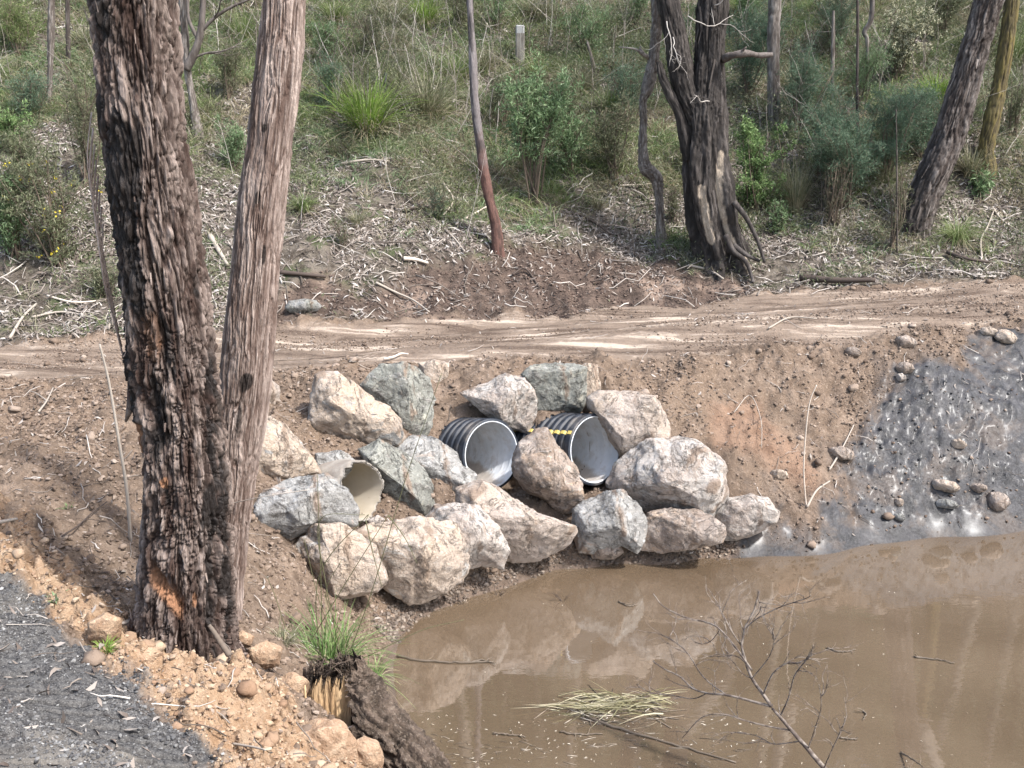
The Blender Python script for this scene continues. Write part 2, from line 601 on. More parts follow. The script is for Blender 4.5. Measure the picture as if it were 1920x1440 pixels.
def height(x, y, z=None):
    x = np.asarray(x, float).ravel(); y = np.asarray(y, float).ravel()
    h = base_h(x, y)
    if z is None: z = zones(x, y)
    dry = sstep(h, 0.0, 0.25)
    rough = fbm(xy3(x, y, 3.1), 5, 21, .6)
    lump = fbm(xy3(x, y, 14.0), 4, 31, .6)
    f1, f2, cid = voro(xy3(x + lump * .02, y, 9.0, .5), 4)
    clod = sstep(.55 - f1, 0, .5) * (cid > .45) * (cid - .3)
    bank = (1 - z['road']) * (1 - z['mud']) * (1 - z['gravel']) * (1 - z['hill'])
    amp = .125 * bank + .035 * z['road'] * .35 + .085 * z['hill'] + .03 * z['mud'] + .035 * z['gravel']
    out = h + rough * amp * (.15 + .85 * dry)
    out += lump * (.048 * bank + .007 * z['road'] + .02 * z['hill'] * (1 - z['red'] * .4) + .05 * z['mud'] * sstep(h, .08, .3) + .022 * z['gravel'] * (1 - .6 * np.clip(tread_band(x, y), 0, 1)) + .07 * z['orange']) * (.12 + .88 * dry)
    out += clod * (.07 * bank + .016 * z['road'] + .06 * z['mud'] * sstep(h, .12, .35) + .02 * z['red'] + .03 * z['gravel']) * (.05 + .95 * dry)
    # hill undulation
    out += z['hill'] * fbm(xy3(x, y, .55), 3, 77) * .35 * sstep(y, 12.5, 15.5)
    # erosion furrows down the cut bank behind the road
    mr = 1 - np.abs(fbm(xy3(x, y, 8.0), 4, 131, .6)) * 2.5
    out += z['mud'] * .03 * np.clip(mr, 0, 1) ** 2 * sstep(fbm(xy3(x, y, 1.4), 2, 133), -.3, .2) * sstep(h, .1, .35)
    out += z['red'] * -.2 * np.abs(fbm(xy3(x * 2.2, y * .5, 1.0), 3, 55))
    # wheel ruts, with the ridge of pushed up soil between
    nz = fbm(xy3(x, y, 1.0), 3, 61) * .15
    r = rut(x, y, .55 + nz, .22) + rut(x, y, 1.25 + nz, .16) * .7 + rut(x, y, 2.3 + nz, .24) + rut(x, y, 2.9 + nz * 1.5, .12) * .6
    out += z['road'] * (-.05 * r)
    # tread bars pressed in along two tracks
    tr = (np.sin((x + y * .25) * 2 * math.pi / .085) > .1) * (rut(x, y, 1.7 + nz, .16) + rut(x, y, .62 + nz, .14)) * sstep(x, -3.6, -1.0) * sstep(fbm(xy3(x, y, .8), 2, 71), -.25, .1)
    out += z['road'] * .012 * tr
    tg = -sstep(np.sin((y * .94 - x * .35 + fbm(xy3(x, y, 3.0), 2, 141) * .03) * 2 * math.pi / .10), .25, .75) * tread_band(x, y)
    out -= z['gravel'] * .03 * tread_band(x, y)
    out += z['gravel'] * .055 * tg
    return out


def hit(px, py, full=True):
    """the ground point seen at that place of the frame"""
    p = hit_base(px, py)
    if not full: return p
    Y = np.linspace(max(p[1] - .9, 1.5), p[1] + .9, 260)
    d = ray(px, py)
    X = d[0] * Y / d[1]; Z = CAM_H + d[2] * Y / d[1]
    h = height(X, Y)
    m = Z < h
    k = int(np.argmax(m)) if m.any() else 130
    return np.array([X[k], Y[k], h[k]])


def ground_z(x, y):
    return float(height(np.array([x]), np.array([y]))[0])


# ---- materials of the ground
def ground_material():
    m = NT('soil')
    co = m.coord('Object')
    big = m.noise(co, 1.3, 3, .6)
    mid = m.noise(co, 7, 5, .65)
    fine = m.noise(co, 38, 6, .7)
    grit = m.noise(co, 160, 3, .7)
    A = m.attr
    # earth of the bank
    earth = m.mix(m.rng(mid, .3, .7), (.10, .072, .053), (.215, .162, .124))
    earth = m.mix(m.rng(big, .4, .68), earth, (.165, .12, .088))
    earth = m.mix(m.math('MULTIPLY', m.rng(fine, .5, .75), .75), earth, (.34, .27, .21))
    earth = m.mix(m.math('MULTIPLY', m.rng(grit, .56, .75), .6), earth, (.085, .06, .046))
    dk_ = m.noise(co, 1.9, 6, .68, .4)
    earth = m.mix(m.math('MULTIPLY', m.rng(dk_, .5, .66), .6), earth, (.075, .057, .045))
    # road: compacted, paler where dry
    st = m.coord('Object', (.5, 3.2, 1))
    streak = m.noise(st, 1.6, 5, .65, .6)
    road = m.mix(m.rng(streak, .36, .54), (.095, .070, .055), (.20, .155, .122))
    road = m.mix(m.rng(streak, .55, .68), road, (.44, .365, .295))
    road = m.mix(m.math('MULTIPLY', m.rng(fine, .5, .72), .55), road, (.27, .215, .17))
    road = m.mix(m.math('MULTIPLY', m.rng(grit, .55, .75), .5), road, (.09, .06, .042))
    # red cut bank
    red = m.mix(m.rng(mid, .35, .65), (.055, .042, .035), (.115, .085, .069))
    red = m.mix(m.rng(big, .52, .66), red, (.20, .15, .12))
    red = m.mix(m.math('MULTIPLY', m.rng(fine, .55, .75), .5), red, (.19, .145, .12))
    # forest floor under the litter
    hill = m.mix(m.rng(mid, .35, .65), (.045, .037, .03), (.14, .12, .098))
    hill = m.mix(m.math('MULTIPLY', m.rng(m.noise(co, 3.1, 4, .6), .5, .66), .75), hill, (.06, .078, .035))
    hill = m.mix(m.math('MULTIPLY', m.rng(fine, .52, .7), .7), hill, (.22, .195, .165))
    # orange clay
    org = m.mix(m.rng(mid, .3, .7), (.26, .165, .10), (.37, .265, .18))
    org = m.mix(m.math('MULTIPLY', m.rng(fine, .5, .7), .6), org, (.47, .37, .275))
    clay = m.mix(m.rng(mid, .3, .7), (.165, .105, .073), (.235, .16, .115))
    # gravel of the near path
    grav = m.mix(m.rng(fine, .35, .65), (.032, .031, .032), (.095, .092, .089))
    grav = m.mix(m.math('MULTIPLY', m.rng(big, .5, .7), .5), grav, (.19, .17, .145))
    grav = m.mix(m.math('MULTIPLY', m.rng(grit, .5, .68), .45), grav, (.24, .235, .225))
    # wet grey mud
    mud = m.mix(m.rng(mid, .35, .65), (.013, .013, .014), (.036, .035, .038))
    mud = m.mix(m.math('MULTIPLY', m.rng(fine, .55, .75), .5), mud, (.075, .064, .055))
    mud = m.mix(m.math('MULTIPLY', m.rng(m.noise(co, 2.1, 6, .7, .5), .5, .62), .8), mud, (.060, .046, .037))
    mud = m.mix(m.math('MULTIPLY', m.rng(grit, .55, .7), .4), mud, (.012, .011, .011))
    c = m.mix(A('orange'), earth, org)
    c = m.mix(A('clay'), c, clay)
    c = m.mix(A('road'), c, road)
    c = m.mix(A('hill'), c, hill)
    c = m.mix(A('red'), c, red)
    c = m.mix(A('gravel'), c, grav)
    c = m.mix(A('mud'), c, mud)
    # damp edge by the water
    damp = m.math('MULTIPLY', m.rng(A('h'), .0, .16, 1, 0), .45)
    c = m.mix(damp, c, m.mix(1.0, c, (.5, .48, .5), 'MULTIPLY'))
    wet = m.math('MAXIMUM', A('mud'), m.math('MULTIPLY', m.rng(A('h'), .0, .1, 1, 0), .8))
    r = m.rng(wet, 0, 1, .9, .38)
    r = m.math('ADD', r, m.math('MULTIPLY', m.math('MULTIPLY', m.rng(fine, .4, .65), wet), .4))
    hgt = m.math('ADD', m.math('ADD', m.math('MULTIPLY', fine, 1.0), m.math('MULTIPLY', grit, .35)), m.math('MULTIPLY', mid, 1.6))
    bstr = m.math('SUBTRACT', m.rng(A('mud'), 0, 1, .95, .4), m.math('MULTIPLY', A('gravel'), .5))
    nd = m.n('ShaderNodeBump'); nd.inputs['Distance'].default_value = .022
    m.link(bstr, nd.inputs['Strength']); m.link(hgt, nd.inputs['Height']); m.link(nd.outputs[0], m.b.inputs['Normal'])
    m.link(m.math('MULTIPLY', wet, .33), m.b.inputs['Specular IOR Level'])
    m.b.inputs['Specular IOR Level'].default_value = .3
    m.link(m.math('MULTIPLY', A('mud'), .08), m.b.inputs['Coat Weight'])
    m.b.inputs['Coat Roughness'].default_value = .22
    m.b.inputs['Coat IOR'].default_value = 1.45
    m.val(c, m.b.inputs['Base Color']); m.val(r, m.b.inputs['Roughness'])
    return m.m


MAT_SOIL = ground_material()


def build_terrain():
    ys = np.exp(np.linspace(math.log(1.9), math.log(21), 1000))
    ys = np.concatenate([np.linspace(-5, 1.85, 50), ys, np.linspace(21.2, 54, 150)])
    ss = np.concatenate([np.linspace(-1.6, -.62, 40)[:-1], np.linspace(-.62, .62, 500), np.linspace(.62, 1.6, 40)[1:]])
    S, Yg = np.meshgrid(ss, ys)
    X = S * (np.maximum(Yg, 1.9) * .97 + .6) * np.where(Yg < 3, 1 + (3 - Yg) * .12, 1)
    x, y = X.ravel(), Yg.ravel()
    z = zones(x, y)
    h = height(x, y, z)
    nr, nc = S.shape
    i = np.arange(nr - 1)[:, None] * nc; j = np.arange(nc - 1)[None]
    Q = np.stack([i + j, i + j + 1, i + nc + j + 1, i + nc + j], -1).reshape(-1, 4)
    V = np.stack([x, y, h], 1)
    Q = Q[~in_pipe(V[Q].mean(1))]
    fz = {k: v[Q].mean(1) for k, v in z.items()}
    cls = np.zeros(len(Q), int)
    cls[fz['road'] > .5] = 1
    cls[fz['hill'] > .5] = 2
    cls[fz['gravel'] > .5] = 3
    cls[(fz['mud'] > .5)] = 4
    at_ = dict(z); at_['h'] = h
    for k, nm in enumerate(['ground', 'dirt_road', 'hillside', 'gravel_path', 'mud_bank']):
        f = Q[cls == k]
        u, inv = np.unique(f, return_inverse=True)
        o = mesh(nm, V[u], [inv.reshape(f.shape)], MAT_SOIL, smooth=True, attrs={a: b[u] for a, b in at_.items()})
        tag(o, kind='structure')


build_terrain()


def water_material():
    m = NT('muddy_water')
    co = m.coord('Object')
    n = m.noise(co, .9, 3, .5, .4)
    c = m.mix(m.rng(n, .35, .65), (.092, .066, .043), (.115, .084, .056))
    m.out(c, .015, .5)
    m.b.inputs['IOR'].default_value = 2.7
    w = m.noise(m.coord('Object', (1, 2.2, 1)), 9, 3, .5, .2)
    w2 = m.noise(m.coord('Object', (1, 1.6, 1)), 2.2, 2, .5)
    m.bump(m.math('ADD', w, m.math('MULTIPLY', w2, 2.0)), .022, .02)
    return m.m


def build_water():
    o = mesh('water', [(-1.6, 3.4, 0), (9.5, 3.4, 0), (9.5, 9.9, 0), (-1.6, 9.9, 0)], [np.array([[0, 1, 2, 3]])], water_material())
    tag(o, kind='structure')


build_water()

# ------------------------------------------------------------------ boulders
def rock_material(name, ca, cb, cc, dust=.5, dark=.3, dustc=(.62, .58, .54)):
    m = NT(name)
    co = m.coord('Object')
    n1 = m.noise(co, 2.6, 4, .6, .5)
    n2 = m.noise(co, 9, 6, .7, .3)
    n3 = m.noise(co, 60, 4, .75)
    n4 = m.noise(co, 4.3, 5, .65, 1.2)
    vein = m.noise(m.coord('Object', (1, 1, 2.3)), 5.0, 6, .7, 2.0)
    c = m.mix(m.rng(n1, .38, .62), ca, cb)
    c = m.mix(m.rng(n4, .54, .64), c, cc)
    c = m.mix(m.math('MULTIPLY', m.rng(n2, .5, .64), min(1, dark * 1.6)), c, (.07, .062, .055))
    crk = m.noise(m.coord('Object', (1, 1.4, .8)), 3.2, 7, .62, .8)
    ck = m.rng(m.math('ABSOLUTE', m.math('SUBTRACT', crk, .5)), .0, .012, 1, 0)
    c = m.mix(m.math('MULTIPLY', ck, .32), c, (.05, .042, .036))
    c = m.mix(m.math('MULTIPLY', m.rng(vein, .52, .66), dust), c, dustc)
    c = m.mix(m.math('MULTIPLY', m.rng(n3, .54, .7), .45), c, m.mix(1.0, c, (.45, .43, .42), 'MULTIPLY'))
    c = m.mix(m.math('MULTIPLY', m.rng(n3, .46, .3), .35), c, (.62, .60, .56))
    mst = m.noise(m.coord('Object'), 1.9, 5, .6, .6)
    c = m.mix(m.math('MULTIPLY', m.rng(mst, .52, .58), .8), c, m.mix(n2, (.15, .105, .075), (.27, .20, .15)))
    # earth smeared along the foot
    c = m.mix(m.math('MULTIPLY', m.rng(m.math('ADD', m.attr('up'), m.math('MULTIPLY', n2, .5)), .0, .28, 1, 0), .8), c, (.20, .13, .09))
    m.out(c, .85, .25)
    h = m.math('SUBTRACT', m.math('ADD', m.math('MULTIPLY', n2, 1.4), m.math('MULTIPLY', n3, .5)), m.math('MULTIPLY', ck, .5))
    m.bump(h, 1.0, .03)
    return m.m


TAN, PINK, GREY, GREEN, WHITE, ORNG, DARK = (.365, .30, .245), (.34, .285, .245), (.22, .215, .205), (.19, .19, .167), (.46, .435, .40), (.385, .305, .235), (.11, .10, .09)
BROWN = (.215, .165, .13)


def boulder(pts, mats, label, near=.0, thick=.8, cuts=(), seed=1, rough=1.0, squar=.0, Yc=None, group='boulders stacked round the culvert pipes', name='boulder', nran=12, sub=5):
    P = np.array(pts, float)
    c = (P.max(0) + P.min(0)) / 2 * .5 + P.mean(0) * .5
    d = ray(*c)
    if Yc is None:
        hb = hit_base(*c)
        Rpx = np.sqrt(max(1, abs(np.sum(P[:, 0] * np.roll(P[:, 1], -1) - P[:, 1] * np.roll(P[:, 0], -1)) / 2)) / math.pi)
        R = Rpx / ppm(hb)
        t = hb[1] / d[1] - near - .12 * R
    else:
        t = Yc / d[1]
    C = np.array([0, 0, CAM_H]) + d * t
    s = 1.11 / ppm(C)
    # local axes: right, up in the view plane, towards the viewer
    dep = nrm(-d); rt = nrm(np.cross([0, 0, 1.0], dep)); up = np.cross(dep, rt)
    th = np.arctan2(-(P[:, 1] - c[1]), P[:, 0] - c[0]); r = np.hypot(P[:, 0] - c[0], P[:, 1] - c[1]) * s
    # dense outline
    n = len(P)
    Pd = np.concatenate([P[i] + (P[(i + 1) % n] - P[i]) * np.linspace(0, 1, 24, endpoint=False)[:, None] for i in range(n)])
    th = np.arctan2(-(Pd[:, 1] - c[1]), Pd[:, 0] - c[0]); r = np.hypot(*(Pd - c).T) * s
    o = np.argsort(th); th, r = th[o], r[o]
    V, F = ICO[sub]
    V = V.copy()
    rs = np.random.default_rng(seed)
    # broken faces: cut the unit ball with planes
    planes = [(nrm(np.array(k[:3], float)), k[3]) for k in cuts]
    for _ in range(nran):
        planes.append((nrm(rs.normal(size=3) + np.array([0, .0, .35])), rs.uniform(.72, .95)))
    wv = fbm(V * 3.1 + seed * 7.7, 3, seed) * .035
    for nv, dd in planes:
        e = V @ nv - dd + wv
        V = V - nv[None] * (np.where(e > 0, e, 0) * .84)[:, None]
    # spread to the outline
    lat = np.hypot(V[:, 0], V[:, 1])
    # restore full reach at the rim so that the outline is the photographed one
    ang = np.arctan2(V[:, 1], V[:, 0])
    bins = np.linspace(-math.pi, math.pi, 73)
    mx = np.array([lat[(ang >= bins[i] - .06) & (ang <= bins[i + 1] + .06)].max() for i in range(72)])
    reach = np.interp(ang, (bins[:-1] + bins[1:]) / 2, mx, period=2 * math.pi)
    k = np.interp(ang, th, r, period=2 * math.pi) / reach
    # near the centre use the mean radius so that the middle has no star pattern
    rm = np.mean(r)
    w = sstep(lat / reach, .1, .75)
    k = k * w + rm / reach * (1 - w)
    D = rm * thick
    L = np.stack([V[:, 0] * k, V[:, 1] * k, V[:, 2] * D], 1)
    nn = nrm(L)
    L = L + nn * ((fbm(L * 5 + seed, 4, seed + 3, .55) * .042 + fbm(L * 22 + seed, 3, seed + 5, .6) * .014) * rough * (rm / .4) ** .7)[:, None]
    L[:, 2] += L[:, 1] * .85 * (-d[2] / d[1])      # stand it upright rather than leaning back
    W = C + L[:, :1] * rt + L[:, 1:2] * up + L[:, 2:3] * dep
    upv = (W[:, 2] - W[:, 2].min()) / (np.ptp(W[:, 2]) + 1e-6)
    ob = mesh(name, W, [F], mats, smooth=True, origin=C - up * (rm * .8), attrs={'up': upv})
    tag(ob, label, 'boulder', group)
    return ob


def build_boulders():
    M = {
        'tan': rock_material('tan_granite', TAN, ORNG, WHITE, .25, .4),
        'orange': rock_material('orange_granite', ORNG, TAN, GREY, .22, .3),
        'pink': rock_material('pink_granite', PINK, TAN, (.40, .33, .28), .28, .3),
        'grey': rock_material('grey_granite', GREY, GREEN, WHITE, .3, .4),
        'green': rock_material('lichen_granite', GREEN, (.24, .24, .21), (.33, .315, .26), .3, .5),
        'white': rock_material('pale_granite', PINK, (.42, .385, .35), GREY, .45, .35, (.58, .56, .53)),
        'brown': rock_material('brown_granite', BROWN, PINK, (.35, .26, .19), .25, .45),
        'greyw': rock_material('white_streaked_granite', GREY, (.34, .33, .31), PINK, .55, .5, (.58, .57, .55)),
    }
    B = boulder
    B([(500, 705), (520, 730), (527, 785), (505, 792), (475, 785), (455, 745), (470, 710)], M['pink'], 'pale small boulder peeking out high beside the pale brown trunk', near=-.05, seed=2)
    B([(497, 782), (535, 800), (565, 835), (597, 895), (570, 905), (500, 900), (455, 885), (450, 820), (470, 790)], M['orange'], 'cream and orange boulder right beside the pale brown trunk, under a small pale one', near=.12, seed=3, cuts=[(.3, .5, .7, .62)])
    B([(786, 681), (815, 677), (842, 681), (840, 705), (827, 730), (805, 728), (792, 710)], M['tan'], 'small tan block at the top behind the grey-green boulder', near=-.02, seed=5, cuts=[(0, .3, 1, .5)])
    B([(681, 722), (700, 702), (719, 692), (750, 689), (779, 691), (801, 711), (807, 749), (803, 797), (786, 820), (756, 824), (741, 782), (707, 752)], M['green'], 'tall grey-green boulder leaning right of the big orange-tan one', near=.08, seed=4, cuts=[(-.55, .2, .8, .55), (.7, .3, .5, .7)])
    B([(602, 706), (640, 704), (670, 726), (722, 767), (745, 790), (752, 827), (743, 842), (700, 838), (659, 839), (610, 827), (576, 801), (584, 779), (599, 737)], M['orange'], 'big orange-tan boulder with a grey lower face, left of the grey-green one', near=.15, thick=.7, seed=6, cuts=[(-.4, -.6, .7, .6), (.3, .6, .7, .62)])
    B([(869, 739), (910, 720), (948, 706), (980, 712), (997, 735), (1002, 785), (991, 810), (960, 805), (935, 795), (905, 770)], M['white'], 'white-faced boulder above and between the two black pipes', near=.18, seed=7, cuts=[(-.3, .6, .7, .6), (.5, -.3, .8, .65)])
    B([(1085, 692), (1098, 685), (1117, 688), (1123, 737), (1108, 765), (1090, 772), (1080, 740)], M['tan'], 'pale narrow block against the right side of the dark green block', near=.05, seed=8, cuts=[(.2, .1, 1, .6)])
    B([(981, 705), (1004, 688), (1040, 684), (1074, 683), (1094, 690), (1096, 735), (1087, 768), (1045, 770), (1001, 768), (994, 717)], M['green'], 'square dark green block with a white top above the right pipe', near=.12, seed=9, cuts=[(0, -.1, 1, .5), (0, .9, .3, .62)])
    B([(1106, 752), (1125, 739), (1160, 738), (1195, 739), (1221, 745), (1243, 777), (1251, 816), (1247, 828), (1221, 838), (1164, 856), (1150, 832), (1128, 790), (1109, 771)], M['pink'], 'smooth pinkish boulder at the upper right of the right pipe', near=.16, seed=10, rough=.7, cuts=[(0, .4, .9, .7)])
    B([(1151, 918), (1158, 880), (1180, 855), (1221, 832), (1279, 825), (1317, 838), (1346, 864), (1357, 896), (1354, 937), (1336, 969), (1290, 975), (1243, 965), (1205, 968), (1176, 940)], M['white'], 'largest rounded pale boulder at the lower right of the right pipe', near=.22, seed=11, rough=.9, thick=.75, cuts=[(-.3, -.75, .6, .5), (.1, .5, .85, .68), (-.6, .3, .7, .66)])
    B([(1004, 809), (1026, 809), (1045, 838), (1068, 864), (1087, 902), (1090, 934), (1080, 953), (1058, 963), (1036, 943), (988, 915), (969, 889), (966, 864), (975, 835)], M['brown'], 'brown egg-shaped boulder leaning between the two black pipes', near=.36, seed=12, cuts=[(.5, .4, .7, .66)])
    B([(1342, 966), (1365, 940), (1403, 929), (1432, 932), (1454, 956), (1451, 975), (1419, 995), (1381, 1012), (1347, 1014)], M['white'], 'rounded pale pink boulder at the right end of the rock pile, next to the mud', near=.16, seed=14, rough=.7)
    B([(752, 842), (782, 822), (812, 824), (850, 850), (884, 891), (889, 910), (865, 936), (839, 950), (805, 955), (780, 930), (760, 880)], M['greyw'], 'white and grey mottled boulder left of the left black pipe', near=.2, seed=15, cuts=[(-.2, -.5, .8, .6), (.4, .5, .7, .66)])
    B([(595, 850), (640, 847), (668, 868), (640, 900), (612, 893), (592, 880)], M['greyw'], 'small grey-white stone under the big orange-tan boulder', near=.05, seed=16)
    B([(681, 846), (719, 833), (756, 850), (790, 880), (809, 925), (814, 959), (797, 979), (750, 982), (715, 972), (700, 935), (695, 880)], M['green'], 'sharp green-grey wedge boulder resting against the broken concrete pipe', near=.02, seed=17, thick=.8, nran=8, rough=.7, cuts=[(.45, .55, .7, .42), (-.55, -.6, .6, .3), (.8, -.1, .5, .7)])
    B([(869, 925), (910, 908), (940, 920), (963, 938), (1004, 962), (1045, 975), (1075, 985), (1074, 998), (1058, 1017), (1007, 1049), (965, 1048), (930, 1035), (895, 1000), (868, 955)], M['pink'], 'long pinkish boulder sloping right below the left black pipe', near=.33, seed=18, thick=.8, rough=.9, cuts=[(.2, .7, .7, .55), (.1, -.5, .8, .6)])
    B([(1077, 959), (1093, 943), (1138, 926), (1164, 924), (1189, 940), (1211, 972), (1206, 1010), (1190, 1030), (1164, 1018), (1130, 1032), (1095, 1030), (1075, 995)], M['greyw'], 'angular white-streaked boulder below the right black pipe', near=.3, seed=19, nran=9, cuts=[(-.4, .5, .7, .5), (.7, .3, .6, .55), (0, -.7, .7, .6)])
    B([(1202, 1023), (1203, 990), (1215, 966), (1243, 955), (1298, 955), (1323, 963), (1347, 982), (1346, 1010), (1307, 1024), (1247, 1038), (1211, 1034)], M['brown'], 'brown flat-topped boulder at the waterline below the largest pale boulder', near=.26, seed=20, cuts=[(0, .7, .7, .55), (-.3, -.2, .9, .6)])
    B([(801, 974), (820, 951), (857, 949), (895, 959), (932, 992), (946, 1030), (936, 1062), (902, 1060), (872, 1066), (850, 1040), (815, 1000)], M['white'], 'pale round-shouldered boulder left of the long pinkish one', near=.36, seed=21)
    B([(486, 951), (509, 917), (550, 899), (610, 895), (647, 925), (666, 962), (662, 992), (640, 992), (595, 987), (557, 1000), (535, 1011), (512, 992), (490, 977)], M['greyw'], 'long white-topped grey boulder left of the broken concrete pipe', near=.36, seed=22, thick=.75, cuts=[(.4, -.1, .9, .6), (-.3, .7, .6, .6)])
    B([(680, 1000), (722, 983), (812, 979), (850, 994), (869, 1030), (874, 1071), (857, 1092), (790, 1126), (767, 1129), (737, 1103), (715, 1085), (690, 1040)], M['tan'], 'large blocky tan and grey boulder at the waterline, front of the pile', near=.42, seed=23, thick=.8, nran=9, cuts=[(0, .75, .5, .6), (-.35, -.35, .85, .55), (.7, -.1, .6, .6)])
    B([(557, 1034), (569, 1004), (602, 987), (640, 987), (670, 1004), (700, 1030), (715, 1090), (700, 1112), (647, 1116), (602, 1118), (582, 1090)], M['tan'], 'cream boulder with a grey left face at the lower left end of the pile', near=.35, seed=24, thick=.75, cuts=[(.3, .3, .9, .62), (-.9, -.1, .4, .45)])
    B([(1107, 1028), (1125, 1016), (1155, 1018), (1166, 1034), (1150, 1046), (1115, 1046)], M['brown'], 'small muddy stone at the waterline under the white-streaked boulder', near=.12, seed=25, sub=4)
    B([(690, 975), (708, 965), (722, 975), (716, 985), (695, 988)], M['white'], 'tiny white stone wedged below the broken concrete pipe', near=.5, seed=26, sub=3)
    # loose stones on the mud and along the road edge
    G = 'loose stones on the mud bank'
    S = [((1870, 940), 22, 19, 'brown', 'rusty brown round stone on the mud by the water, far right'),
         ((1771, 911), 24, 13, 'tan', 'flat tan stone lying on the wet mud'),
         ((1797, 832), 14, 9, 'tan', 'small buff stone high up on the wet mud'),
         ((1775, 945), 20, 10, 'grey', 'dark grey muddy stone just below the flat tan stone'),
         ((1835, 915), 16, 9, 'brown', 'small dark stone between the flat tan stone and the rusty brown one'),
         ((1686, 1970 - 1028), 9, 8, 'tan', 'small cream stone on the mud left of the flat tan stone'),
         ((1686, 970), 10, 7, 'grey', 'small grey stone at the foot of the mud bank'),
         ((1698, 643), 20, 13, 'brown', 'brown stone on the road edge above the mud'),
         ((1885, 632), 20, 14, 'tan', 'yellowish stone at the head of the mud bank, larger of a pair'),
         ((1855, 622), 17, 10, 'tan', 'yellowish flat stone at the head of the mud bank, left of a pair'),
         ((1690, 708), 9, 8, 'white', 'white pebble-like stone near the upper left of the mud'),
         ((1698, 690), 16, 12, 'brown', 'dark brown stone above the white pebble on the bank'),
         ((1460, 890), 17, 9, 'orange', 'orange flat stone on the red clay patch'),
         ((1575, 850), 26, 12, 'brown', 'dark slab of mud-caked stone left of the mud bank'),
         ((1600, 660), 15, 9, 'brown', 'brown clod-like stone near the middle of the road edge'),
         ((570, 575), 34, 14, 'grey', 'pale flat stone at the foot of the cut bank beside the pale brown trunk')]
    for i, ((px, py), a, b, mk, lab) in enumerate(S):
        t = np.linspace(0, 2 * math.pi, 9)[:-1]
        pts = [(px + a * math.cos(k) * random.uniform(.85, 1.1), py - b * math.sin(k) * random.uniform(.85, 1.1)) for k in t]
        B(pts, M[mk], lab, near=.03, seed=60 + i, sub=3, group=G, name='stone', thick=.9)['category'] = 'stone'


build_boulders()


# ------------------------------------------------------------------ pipes
def corrugated_pipe(cx, cy, Y, yaw, length, label, stripe, seed):
    m = NT('black_plastic')
    n = m.noise(m.coord('Object'), 9, 5, .65)
    c = m.mix(m.rng(n, .45, .7), (.014, .018, .026), (.04, .046, .058))
    c = m.mix(m.math('MULTIPLY', m.rng(m.noise(m.coord('Object'), 3.5, 4, .7), .5, .66), .35), c, (.17, .145, .12))
    black = m.out(c, .5, .3)
    m = NT('pale_grey_liner')
    n = m.noise(m.coord('Object'), 4, 4, .6)
    c = m.mix(m.rng(n, .4, .7), (.50, .53, .56), (.62, .64, .67))
    c = m.mix(m.math('MULTIPLY', m.rng(m.noise(m.coord('Object'), 9, 5, .7), .5, .62), .3), c, (.33, .27, .21))
    silt = m.math('ADD', m.attr('low'), m.math('MULTIPLY', n, .25))
    c = m.mix(m.math('MULTIPLY', m.rng(silt, .14, .22, 1, 0), .7), c, (.27, .21, .155))
    grey = m.out(c, .5, .4)
    m = NT('yellow_stripe'); yel = m.out((.60, .45, .12), .5, .4)
    C = at(cx, cy, Y)
    R = .335
    root = empty('corrugated_pipe', C - np.array([0, 0, R]))
    tag(root, label, 'pipe', 'black corrugated culvert pipes')
    ax = np.array([math.sin(yaw), -math.cos(yaw), .22]); ax = nrm(ax)      # out of the mouth
    rt = nrm(np.cross(ax, [0, 0, 1.0])); up = np.cross(rt, ax)
    ph = np.linspace(0, 2 * math.pi, 96, endpoint=False)

    def rev(prof, closed=False):
        s = np.array(prof)
        V = C + ax * s[:, 0][:, None, None] + s[:, 1][:, None, None] * (np.cos(ph)[None, :, None] * rt + np.sin(ph)[None, :, None] * up)
        k = len(s); N = 96
        i = np.arange(k - 1)[:, None] * N; j = np.arange(N)[None]; jn = (j + 1) % N
        return V.reshape(-1, 3), np.stack([i + j, i + jn, i + N + jn, i + N + j], -1).reshape(-1, 4)

    pitch = .092
    def rib(s):   # s metres behind the mouth
        f = (s / pitch + .12) % 1
        t = sstep(np.minimum(f, 1 - f) * 2, .26, .5)
        return R - .032 + .032 * t
    prof = [(0.0, R - .026), (0.0, R - .006), (-.006, R)]
    for s in np.arange(.008, length, .006):
        prof.append((-s, max(rib(s), R - .002 if s < .03 else 0)))
    V, Q = rev(prof)
    mesh('ribbed_shell', V, [Q], black, root)
    prof = [(.002, R - .0255), (.004, R - .031), (0, R - .036)]
    for s in np.arange(.01, length, .01):
        prof.append((-s, R - .036 - .0035 * math.exp(-(((s + .05) % .092 - .046) / .008) ** 2)))
    prof.append((-length, R - .05)); prof.append((-length - .002, 0.01))
    V, Q = rev(prof)
    mesh('liner', V, [Q], grey, root, attrs={'low': (V[:, 2] - C[2] + R) / (2 * R)})
    if stripe:
        A = Acc()
        a0 = math.radians(40)
        s = np.arange(.004, length, .006)
        r = np.array([max(rib(k), R - .002 if k < .03 else 0) for k in s]) + .003
        rows = []
        for da in (-.05, .05):
            rows.append(C + ax * (-s)[:, None] + r[:, None] * (math.cos(a0 + da) * rt + math.sin(a0 + da) * up))
        V = np.concatenate(rows); n = len(s); k = np.arange(n - 1)
        A.add(V, None, np.stack([k, k + 1, n + k + 1, n + k], 1))
        A.build('yellow_stripe', yel, root)


